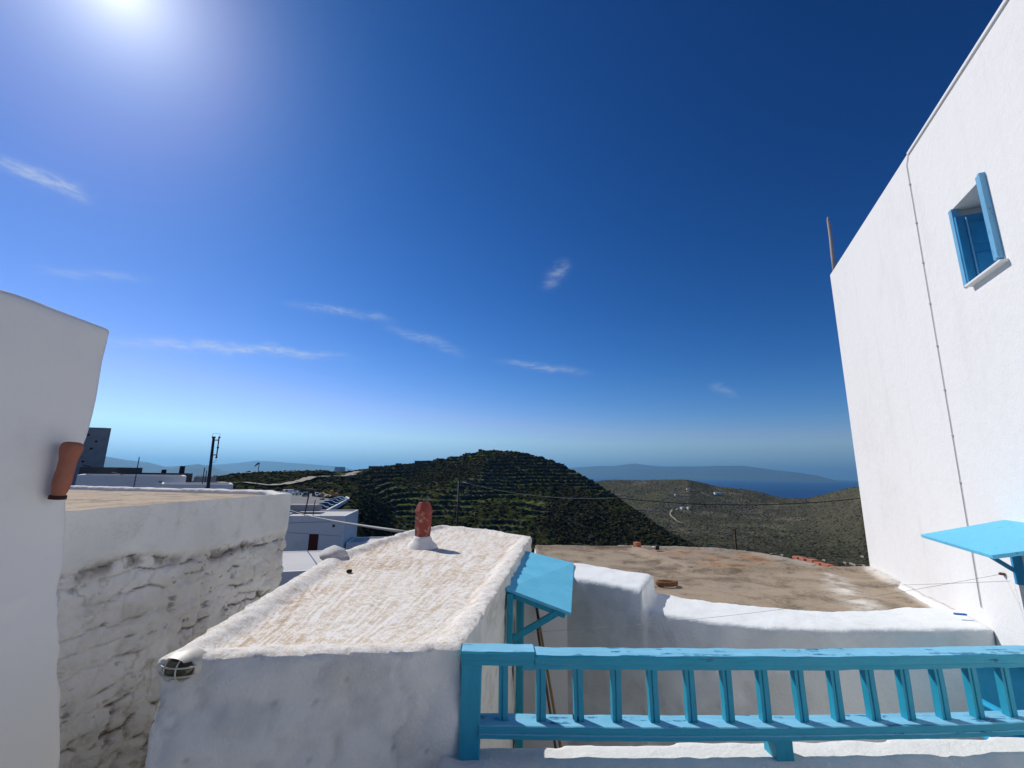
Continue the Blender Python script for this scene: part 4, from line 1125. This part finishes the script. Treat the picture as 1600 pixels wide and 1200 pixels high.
# ================================================================== SMALL THINGS NEAR BY
# broom handles leaning in the courtyard corner
st1 = thing('broom_stick', 'pale wooden stick with a black grip leaning in the courtyard corner', 'stick', (.49, 4.1, -.95), group='sticks leaning in the courtyard')
a_, b_2 = Vector((.505, 4.10, -.95)), Vector((.245, 4.50, .44))
MB().tube([a_, a_.lerp(b_2, .84)], .012, 8).build('shaft', M['wood_stick'], st1, smooth=True)
MB().tube([a_.lerp(b_2, .83), b_2], .0135, 8).build('grip', M['black'], st1, smooth=True)
st2 = MB().tube([(.455, 4.05, -.95), (.262, 4.47, .22)], .011, 8).build('broom_stick', M['wood_dark'], None, smooth=True)
tag(st2, 'darker stick leaning behind the black-gripped one', 'stick', 'sticks leaning in the courtyard')

# plastic chair on the landing
ch = thing('plastic_chair', 'bright blue plastic chair on the landing behind the railing', 'chair', (3.30, 3.00, -.46))
cx_, cy_ = 3.30, 3.00
mb = MB(); n_ = 10; vs = []
for r_, (z_, dy_) in enumerate(((-.02, 0), (.12, -.03), (.26, -.055), (.36, -.075))):
    for k_ in range(n_ + 1):
        u_ = -1 + 2 * k_ / n_; top_ = .10 * (1 - u_ * u_) if r_ == 3 else 0
        vs.append((cx_ + u_ * .21, cy_ + .20 - dy_ - .07 * u_ * u_, z_ + top_ - .02))
vs2 = [(x_, y_ + .018, z_) for x_, y_, z_ in vs]; w_ = n_ + 1
fs = [(r_ * w_ + k_, r_ * w_ + k_ + 1, (r_ + 1) * w_ + k_ + 1, (r_ + 1) * w_ + k_) for r_ in range(3) for k_ in range(n_)]
mb.add(vs + vs2, fs + [tuple(i + len(vs) for i in q_)[::-1] for q_ in fs] + [(3 * w_ + k_, 3 * w_ + k_ + 1, len(vs) + 3 * w_ + k_ + 1, len(vs) + 3 * w_ + k_) for k_ in range(n_)])
mb.build('backrest', M['blue_plastic'], ch, smooth=True)
MB().box((cx_, cy_, -.03), (.44, .42, .03)).build('seat', M['blue_plastic'], ch, bevel=.01)
for sx in (-1, 1):
    for sy in (-1, 1):
        MB().tube([(cx_ + sx * .22, cy_ + sy * .20, -.46), (cx_ + sx * .19, cy_ + sy * .18, -.03)], [.018, .024], 8).build('leg', M['blue_plastic'], ch, smooth=True)
    MB().beam((cx_ + sx * .225, cy_ - .18, .17), (cx_ + sx * .225, cy_ + .19, .19), .045, .022).build('armrest', M['blue_plastic'], ch, bevel=.006)
    MB().tube([(cx_ + sx * .21, cy_ - .17, -.03), (cx_ + sx * .225, cy_ - .17, .165)], .017, 8).build('arm_post', M['blue_plastic'], ch, smooth=True)

# rope ring, blue stick and bits on the roofs
mb = MB(); mb.tube([(1.735 + .105 * math.cos(q_ / 28 * 12.566) * (1 + .1 * math.sin(q_ * .9)), 5.10 + .065 * math.sin(q_ / 28 * 12.566), .425 + .018 * (q_ / 28)) for q_ in range(29)], .020, 8)
tag(mb.build('rope_coil', M['rope'], None, smooth=True), 'small coil of brown rope on the brown roof by the white block', 'rope')
tag(MB().box((3.70, 3.84, .515), (.085, .022, .014), -.25).build('blue_peg', flat_mat('blue peg', (.02, .14, .42), .4), None, bevel=.004), 'small dark blue plastic peg lying on the courtyard wall', 'peg')
bk = MB().box((2.075, 7.42, .485), (.09, .10, .075), .4).build('loose_brick', M['brick'], None, bevel=.01)
tag(bk, 'loose orange brick at the far end of the roof kerb', 'brick')
cnn = thing('tin_can', 'small black tin with a white lid at the far roof edge', 'can', (2.62, 8.1, .30))
MB().tube([(2.62, 8.1, .30), (2.62, 8.1, .37)], .035, 10).build('body', M['black'], cnn, smooth=True)
MB().tube([(2.565, 8.1, .335), (2.565, 8.1, .352)], .028, 10).build('lid', M['far_white'], cnn, smooth=True)
# rusty rod behind the roof edge
tag(MB().tube([(5.95, 12.0, -6.0), (5.968, 12, .23)], .022, 6).build('iron_rod', M['metal_rust'], None), 'thin rusty iron rod rising behind the brown roof', 'rod')


def wire(name, pts, r, mat, label, cat, sag=0.0, n=20, group=None):
    a, b = Vector(pts[0]), Vector(pts[-1])
    P = [a.lerp(b, i / n) - UP * sag * 4 * (i / n) * (1 - i / n) for i in range(n + 1)] if len(pts) == 2 else [Vector(p) for p in pts]
    return tag(MB().tube(P, r, 5).build(name, mat, None, smooth=True), label, cat, group)


wire('clothes_line', [fp(-3.03, .015, .925), (.02, 3.62, .40)], .0013, M['wire'], 'thin clothes line from the tall facade hook to the left canopy bracket', 'clothes line', .06)
wire('clothes_line', [fp(-3.12, .015, .895), (1.30, 4.9, .42), ], .0013, M['wire'], 'second thin line from the tall facade hook to the brown roof', 'clothes line', .02)
hk = MB().box(tuple(fp(-3.03, .012, .925)), (.03, .03, .016), .4).build('line_hook', M['metal_rust'], None)
tag(hk, 'small rusty hook for the clothes line on the tall facade', 'hook')

# ================================================================== THE VILLAGE BELOW AND BEYOND
def flat_house(name, poly, z0, z1, label, wall=None, roof=None, rim=.12, group=None):
    """flat-roofed block: wall shell, roof sheet set down behind a low rim"""
    t = thing(name, label, 'house', (poly[0][0], poly[0][1], z0), group)
    c = Vector((sum(p[0] for p in poly) / len(poly), sum(p[1] for p in poly) / len(poly)))
    inn = [tuple(Vector(p).lerp(c, .06)) for p in poly]
    n = len(poly); mb = MB()
    vs = [(x, y, z0) for x, y in poly] + [(x, y, z1) for x, y in poly] + [(x, y, z1) for x, y in inn] + [(x, y, z1 - rim) for x, y in inn]
    fs = []
    for k in range(3): fs += [(k * n + i, k * n + (i + 1) % n, (k + 1) * n + (i + 1) % n, (k + 1) * n + i) for i in range(n)]
    mb.add(vs, fs); mb.build('wall', wall or M['far_white'], t)
    mb = MB(); mb.add([(x, y, z1 - rim + .01) for x, y in inn], [tuple(range(n))]); mb.build('roof', roof or M['far_roof'], t)
    return t


wh = flat_house('white_house', [(-16.55, 32.4), (-12.07, 33.0), (-12.9, 38.2), (-17.6, 37.5)], -8.5, -1.64, 'small white house with a dark red door below the car park')
wp0, wp1 = Vector((-16.55, 32.4, 0)), Vector((-12.07, 33.0, 0)); wdir = (wp1 - wp0).normalized(); wnor = Vector((wdir.y, -wdir.x, 0))
def whp(s, n_, z): return wp0 + wdir * s + wnor * n_ + UP * z
dr_ = MB().beam(whp(2.45, -.02, -4.15), whp(2.45, -.02, -2.90), .64, .12, up=wnor).build('door', M['red_door'], wh, bevel=.02)
MB().beam(whp(2.45, .045, -3.5), whp(2.45, .045, -3.0), .46, .03, up=wnor).build('door_panel', M['red_door'], dr_, bevel=.01)
MB().beam(whp(3.75, .02, -2.42), whp(3.75, .02, -2.26), .16, .1, up=wnor).build('wall_light', M['black'], wh, bevel=.02)
MB().beam(whp(.2, .02, -2.15), whp(3.5, .02, -2.05), .03, .03).build('cable_run', M['wire'], wh)
MB().beam(whp(.1, .02, -2.75), whp(4.3, .02, -3.05), .025, .025).build('cable_run', M['wire'], wh)
MB().box((-16.6, 36.2, -1.35), (2.3, 1.4, .5), .12).build('roof_hatch', M['grey_wall'], wh, bevel=.03)
# low annexe to its right and white terrace in front
an = flat_house('white_annexe', [(-12.0, 33.4), (-9.4, 33.9), (-9.9, 36.5), (-12.4, 36.2)], -8.5, -3.55, 'low white annexe beside the red-doored house')
wt_ = flat_house('white_terrace', [(-11.5, 18.6), (-6.6, 20.0), (-8.2, 24.6), (-13.4, 23.4)], -6.0, -2.55, 'bright white flat roof in front of the red-doored house', rim=.03)
tn = boulder('net_bundle', (-5.30, 14.0, -.86), (.34, .25, .20), M['teal_net'], None, 11)
tag(tn, 'teal green net bundle showing behind the whitewashed stone', 'net')
# aerial on its roof
ta = thing('tv_aerial', 'television aerial on a thin pole on the red-doored white house', 'aerial', (-15.3, 33.6, -1.7))
MB().tube([(-15.35, 33.6, -1.75), (-15.17, 33.6, .05)], .045, 6).build('pole', M['metal_dark'], ta)
MB().beam((-15.95, 33.3, .30), (-14.9, 33.9, -.02), .05, .05).build('boom', M['metal_dark'], ta)
for k_ in range(9):
    p = Vector((-15.95, 33.3, .30)).lerp(Vector((-14.9, 33.9, -.02)), k_ / 8); MB().beam(p + Vector((.12, -.2, -.20)), p - Vector((.12, -.2, -.20)), .022, .022).build('element', M['metal_dark'], ta)
MB().beam((-14.95, 33.7, .15), (-14.9, 33.8, -.32), .3, .03).build('reflector', M['metal_dark'], ta)
tag(MB().tube([(-14.85, 33.9, -1.75), (-14.8, 33.9, -.6)], .03, 6).build('roof_rod', M['metal_dark'], None), 'short iron rod beside the aerial on the white house', 'rod')
tag(MB().tube([(-16.3, 30.5, -4.0), (-16.25, 30.5, .25)], .04, 6).build('roof_rod', M['metal_dark'], None), 'thin iron rod at the corner of the old rubble house', 'rod')
wire('cable', [(-16.5, 33.0, -1.15), (-1.40, 6.25, .78)], .022, M['wire'], 'grey cable from the red-doored house to the brushed roof', 'cable', .12)

# flat roofs on the left
h1 = flat_house('white_house', [(-38.2, 39.0), (-29.3, 40.0), (-34.4, 46.6), (-44, 45.6)], -5.0, .93, 'long low white house with a flat roof left of the mast', roof=M['far_roof'])
h2 = flat_house('white_house', [(-26.4, 33.6), (-21.85, 35.0), (-24.6, 39.0), (-29.5, 37.6)], -5.0, .44, 'small white flat-roofed house at the foot of the mast')
h3 = flat_house('dark_building', [(-46.5, 47.6), (-42.8, 48.0), (-43.4, 52), (-47, 51.6)], -5.0, 1.63, 'low dark building beside the grey tower', wall=M['dark_roof'], roof=M['dark_roof'])
h4 = flat_house('dark_building', [(-46, 52.0), (-38.5, 53.0), (-41, 57), (-49, 56)], -5.0, 1.02, 'dark flat roof behind the long white house', wall=M['dark_roof'], roof=M['dark_roof'])
h5 = flat_house('stone_barn', [(-38.6, 54.0), (-36.3, 54.6), (-38.6, 58), (-41, 57.5)], -5, .62, 'small grey barn behind the long white house', wall=M['grey_wall'], roof=M['dark_roof'])
MB().tube([(-40.6, 54.5, .9), (-40.6, 54.5, 1.9)], .28, 8).build('tank', M['metal_dark'], h4, smooth=True)
MB().tube([(-42.8, 54.5, .9), (-42.8, 54.5, 1.45)], .25, 8).build('tank', M['metal_dark'], h4, smooth=True)
tw = flat_house('grey_tower', [(-60.5, 53.6), (-52.05, 55.0), (-51.25, 55.5), (-56.9, 61.6), (-64.0, 60)], -5.0, 6.55, 'tall bare grey concrete building behind the left wall', wall=M['grey_wall'], roof=M['grey_wall'])
for k_, (s_, z_) in enumerate(((.5, 5.6), (.75, 3.9), (.5, 2.3), (.78, 1.4), (.9, 4.8))):
    p = Vector((-54.5, 54.47, z_)).lerp(Vector((-52.05, 55.0, z_)), s_); MB().box((p.x, p.y - .02, p.z), (.22, .1, .2), .2).build('hole', M['dark_hole'], tw)  # solid dark boxes; the shade inside the holes is put into their colour
wire('cable', [(-52.5, 54, 1.9), (-21.5, 33.0, .1)], .05, M['wire_dark'], 'dark cable sagging over the flat roofs on the left', 'cable', .3)
ms = thing('antenna_mast', 'tall dark antenna mast with a side ladder of dipoles', 'mast', (-19.06, 28, -3))
MB().tube([(-19.02, 28, -3.0), (-19.045, 28, .44), (-19.165, 28, 3.62)], [.11, .10, .075], 8).build('pole', M['metal_dark'], ms, smooth=True)
MB().tube([(-18.82, 28, 3.62), (-18.80, 28, 2.30)], .035, 6).build('side_bar', M['metal_dark'], ms)
for z_ in (3.42, 2.48): MB().beam((-19.16, 28, z_), (-18.80, 28, z_), .05, .06).build('cross_arm', M['metal_dark'], ms)
for z_ in (3.60, 2.95, 2.33): MB().box((-18.80, 28, z_), (.10, .10, .10)).build('dipole_box', M['metal_dark'], ms, bevel=.02)
MB().box((-19.165, 28, 3.60), (.17, .16, .10)).build('cap', M['metal_dark'], ms, bevel=.02)
for x0, x1, z_ in ((-19.25, -18.78, 3.86), ): MB().tube([(x0, 28, 3.6), (x0, 28, z_), (x1, 28, z_ - .03), (x1, 28, 3.62)], .012, 5).build('top_wire', M['wire'], ms)
MB().tube([(-18.81, 28, 2.28), (-18.79, 28, 2.12), (-18.9, 28, 2.0), (-19.05, 28, 2.05)], .012, 5).build('feed_loop', M['wire'], ms)
for i_, (x_, y_, z0_, z1_) in enumerate(((-32.6, 38.5, .8, 2.55), (-25.0, 36, .4, 1.7), (-31.0, 45, -.6, 1.45))):
    tag(MB().tube([(x_, y_, z0_ - 2), (x_, y_, z1_)], .035, 6).build('thin_mast', M['metal_dark'], None),
        ('thin bare mast on the long white house', 'thin short mast just left of the antenna mast', 'thin mast behind the small flat roof')[i_], 'mast', 'thin masts on the left roofs')
# wind sock on the ridge
wsk = thing('wind_sock', 'small wind sock on a pole on the ridge to the right of the mast', 'wind sock', (-85.7, 150, -9))
MB().tube([(-85.6, 150, -9), (-85.87, 150, 3.8)], .10, 6).build('pole', M['metal_dark'], wsk)
MB().tube([(-85.87, 150, 3.7), (-86.4, 150, 3.5), (-87.2, 150, 2.7)], [.38, .30, .18], 8).build('sock', M['dark_roof'], wsk, smooth=True)

# ---- car park: slab, wall, cars
LOT_Z = EYE - 9.35
lotp = [(-41.5, 101.5), (-53.0, 146.5), (-58, 158), (-70, 176), (-88, 186), (-122, 178), (-112, 150), (-92, 122), (-66, 104), (-52, 98.5)]
mb = MB(); mb.prism(lotp, LOT_Z - 3.5, LOT_Z)
tag(mb.build('car_park', M['asphalt']), 'pale asphalt car park', kind='structure')
mb = MB(); mb.prism([(-84, 128), (-70, 128), (-74, 150), (-92, 160), (-101, 150)], LOT_Z, LOT_Z + .012)
tag(mb.build('asphalt_patch', flat_mat('grey asphalt', (.12, .12, .12), .95, .2, .2)), 'darker asphalt patch of the car park', kind='structure')
mb = MB()
for a, b in zip([(-41.5, 101.5), (-46.5, 121.5), (-53.0, 146.5)], [(-46.5, 121.5), (-53.0, 146.5), (-57, 155)]): mb.beam((a[0], a[1], LOT_Z + .15), (b[0], b[1], LOT_Z + .15), .5, .95)
tag(mb.build('car_park_wall', M['far_white']), 'low white wall along the edge of the car park', 'wall')
mb = MB(); mb.beam((-41.5, 101.5, LOT_Z + .1), (-52, 98.5, LOT_Z + .1), .5, .8)
tag(mb.build('car_park_kerb', M['far_white']), 'low white wall across the near end of the car park', 'wall')


def make_car(name, color, label, loc, rz, van=False):
    t = thing(name, label, 'van' if van else 'car', (0, 0, 0), 'cars in the car park')
    Lc, Wc = (4.6, 1.85) if van else (4.1, 1.72)
    side = [(-2.05, .30), (-2.05, .75), (-1.95, .92), (-1.2, .98), (-.55, 1.46), (1.0, 1.48), (1.75, 1.02), (2.03, .92), (2.05, .30)]
    if van: side = [(-2.3, .30), (-2.3, .85), (-1.9, 1.05), (-1.25, 1.9), (2.2, 1.95), (2.3, 1.8), (2.3, .30)]
    def shell(pr, w, inset_top):
        mb = MB(); n = len(pr); vs = []
        for sy in (-1, 1): vs += [(x, sy * (w / 2 - (inset_top if z > 1.0 else 0)), z) for x, z in pr]
        mb.add(vs, [tuple(range(n)), tuple(range(n, 2 * n))[::-1]] + [(i, (i + 1) % n, n + (i + 1) % n, n + i) for i in range(n)]); return mb
    shell(side, Wc, .14).build('body', color, t, bevel=.05, local=True)
    glass = [(-1.12, 1.02), (-.58, 1.40), (.95, 1.42), (1.58, 1.05)] if not van else [(-1.78, 1.2), (-1.28, 1.8), (-.4, 1.82), (-.4, 1.2)]
    mb = MB(); n = 4
    for sy in (-1, 1): mb.add([(x, sy * (Wc / 2 - .12), z) for x, z in glass] + [(x, sy * (Wc / 2 - .30), z) for x, z in glass], [(0, 1, 2, 3), (4, 5, 6, 7), (0, 1, 5, 4), (1, 2, 6, 5), (2, 3, 7, 6), (3, 0, 4, 7)])
    mb.build('side_window', M['glass_dark'], t, local=True)
    x0, z0, x1, z1 = (-1.26, .99, -.60, 1.43) if not van else (-1.90, 1.10, -1.27, 1.84)
    MB().add([(x0, -.68, z0 + .03), (x0, .68, z0 + .03), (x1, .60, z1), (x1, -.60, z1)], [(0, 1, 2, 3)]).build('windscreen', M['glass_dark'], t, local=True)
    for sx in (-1.25, 1.3):
        for sy in (-1, 1):
            MB().tube([(sx, sy * (Wc / 2 - .20), .32), (sx, sy * (Wc / 2 + .01), .32)], .32, 12).build('wheel', M['tyre'], t, smooth=False, local=True)
    for sy in (-1, 1): MB().box((-2.03 if not van else -2.28, sy * .6, .72), (.08, .3, .14)).build('headlight', M['far_white'], t, local=True)
    t.location = loc; t.rotation_euler = (0, 0, rz)
    return t


def car_paint(name, c):
    m, t, b = material(name); b.inputs['Base Color'].default_value = (*c, 1); b.inputs['Roughness'].default_value = .25; b.inputs['Coat Weight'].default_value = .5; return m


cars = [((.012, .018, .05), 'nearest dark blue car in the row along the white wall', 0.02), ((.02, .03, .075), 'second dark blue car along the white wall', .22), ((.015, .02, .05), 'third dark blue car along the white wall', .42),
        ((.03, .045, .09), 'fourth blue car along the white wall', .60), ((.02, .02, .045), 'fifth dark car along the white wall', .77), ((.30, .34, .33), 'farthest, pale silver car along the white wall', .95)]
for i_, (c_, lab, u_) in enumerate(cars):
    p = Vector((-44.6, 104.5)).lerp(Vector((-53.5, 141)), u_)
    make_car('parked_car', car_paint('car paint %d' % i_, c_), lab, (p.x, p.y, LOT_Z), R(196))
far_p = [((-86.5, 172.5), (.75, .75, .74), True, 'white van at the far side of the car park'), ((-82, 171), (.70, .70, .68), False, 'white car beside the white van'),
         ((-75.0, 163), (.03, .03, .035), False, 'dark car at the far side of the car park'), ((-70.5, 162), (.72, .72, .72), False, 'white car right of the dark far car')]
for i_, (p, c_, v_, lab) in enumerate(far_p):
    make_car('parked_van' if v_ else 'parked_car', car_paint('far car paint %d' % i_, c_), lab, (p[0], p[1], LOT_Z), R(60 + 25 * i_), v_)
dg = thing('excavator', 'small yellow and orange digger at the end of the car park', 'digger', (-60.5, 153.5, LOT_Z))
M['digger'] = flat_mat('orange machine paint', (.55, .20, .05), .5, .15); M['digger_y'] = flat_mat('yellow machine paint', (.60, .38, .05), .5, .15)
MB().box((-60.5, 153.5, LOT_Z + 1.25), (2.2, 1.8, 1.1), .3).build('body', M['digger'], dg, bevel=.1)
MB().box((-61.6, 153.3, LOT_Z + 2.0), (1.1, 1.3, 1.5), .3).build('cab', M['digger_y'], dg, bevel=.1)
for s_ in (-1, 1): MB().box((-60.8, 153.5 + s_ * .8, LOT_Z + .35), (3.0, .5, .7), .3).build('track', M['tyre'], dg, bevel=.15)
MB().tube([(-61.8, 152.8, LOT_Z + 1.6), (-63.4, 152.2, LOT_Z + 3.0), (-64.8, 151.6, LOT_Z + 1.2)], .18, 6).build('arm', M['digger_y'], dg)
MB().box((-64.9, 151.5, LOT_Z + .8), (.7, .8, .7), .3).build('bucket', M['metal_dark'], dg, bevel=.08)
for i_, (x_, y_, s_) in enumerate(((-66.5, 158.5, 1.5), (-68.2, 160.3, 1.2), (-64.6, 156.8, 1.1))):
    o = boulder('rubble_heap', (x_, y_, LOT_Z + s_ * .35), (s_, s_, s_ * .7), M['dirt'], None, 30 + i_)
    tag(o, ('largest pale rubble heap left of the digger', 'pale rubble heap farthest left of the digger', 'small pale rubble heap next to the digger')[i_], 'rubble', 'rubble heaps by the car park')

# ---- utility pole and wires over the valley
up0 = thing('utility_pole', 'dark wooden utility pole standing against the terraced hill', 'pole', (-8.24, 70, ground_z(-8.24, 70)))
MB().tube([(-8.25, 70, ground_z(-8.24, 70) - .5), (-8.19, 70, .25)], [.17, .12], 8).build('shaft', M['metal_dark'], up0, smooth=True)
MB().beam((-8.9, 70, -.15), (-7.5, 70, -.15), .12, .12).build('cross_arm', M['metal_dark'], up0)
for x_ in (-8.8, -7.6): MB().tube([(x_, 70, -.09), (x_, 70, .12)], .06, 6).build('insulator', M['far_white'], up0)
MB().beam((-7.6, 70, -2.2), (-8.2, 70, -.2), .06, .06).build('stay', M['metal_dark'], up0)
wire('power_line', [(-7.6, 70, .1), (14.8, 62, -1.6), ], .035, M['wire'], 'pale power line crossing the face of the terraced hill', 'power line', .9)
wire('power_line', [(14.8, 62, -1.6), (52, 62, -.8)], .05, M['wire_dark'], 'dark power line sagging across the valley to the tall house', 'power line', 1.1)

# ---- chapel and far houses on the slopes
def far_house(az, r, w, d_, h, label, group='far white houses', dome=False):
    x, y = polar(az, r); z = ground_z(x, y)
    t = thing('far_house', label, 'house', (x, y, z - .5), group)
    rz = R(random.uniform(-25, 25))
    MB().box((x, y, z + h / 2 - .5), (w, d_, h + 1), rz).build('wall', M['far_white'], t)
    MB().box((x, y, z + h + .06), (w * .94, d_ * .94, .14), rz).build('roof', M['far_roof'], t)
    MB().box((x - math.sin(-rz) * 0, y - d_ / 2 * math.cos(rz) - .02, z + 1.0), (.9, .12, 2.0), rz).build('door', M['dark_roof'], t)
    return t
far_house(-21.2, 352, 5.5, 5, 3.4, 'small white house on the ridge left of the terraced hill')
for a_ in ((24.95, 1190, 15, 8, 5, 'long white house near the crest of the far slope'), (21.0, 985, 7, 6, 4, 'white house at the bend of the valley track'), (21.7, 990, 5, 5, 4, 'smaller white house right of the track bend'),
           (19.5, 640, 4, 4, 3, 'lone white hut low in the valley'), (21.8, 1165, 7, 6, 3.5, 'white house high on the hill track'), (20.4, 1095, 6, 5, 3.5, 'pale house left of the hill track')): far_house(*a_)
for i_, (az_, r_, w_, h_) in enumerate(((-17.2, 372, 9, 2.0), (-14.3, 374, 5, 2.0), (-11.9, 380, 6, 2.2), (-4.05, 384, 3.2, 2.0), (6.6, 356, 4, 1.6))):
    x_, y_ = polar(az_, r_); z_ = ground_z(x_, y_)
    o = MB().box((x_, y_, z_ + h_ * .3), (w_, 3, h_ * 1.2), R(random.uniform(-15, 15))).build('stone_hut', M['drystone'], None, bevel=.3)
    tag(o, ('long low stone hut on the left shoulder of the hill', 'small stone hut on the left shoulder of the hill', 'stone hut where the hill begins to rise', 'stone cairn hut on the summit of the hill', 'low stone ruin right of the summit')[i_], 'hut', 'stone huts along the hill crest')

# ================================================================== HAZE over land and sea
hz = MB().prism([(-43500, -43500), (43500, -43500), (43500, 43500), (-43500, 43500)], SEA_Z - 1.5, 700)
m_ = bpy.data.materials.new('haze'); m_.use_nodes = True; nt_ = m_.node_tree; nt_.nodes.clear()
pv = nt_.nodes.new('ShaderNodeVolumePrincipled'); ou = nt_.nodes.new('ShaderNodeOutputMaterial')
pv.inputs['Color'].default_value = (.28, .66, 1.0, 1); pv.inputs['Density'].default_value = 4.0e-5; pv.inputs['Anisotropy'].default_value = .35
nt_.links.new(pv.outputs[0], ou.inputs['Volume'])
tag(hz.build('haze', m_), 'thin blue haze in the air over land and sea', 'haze', kind='stuff')
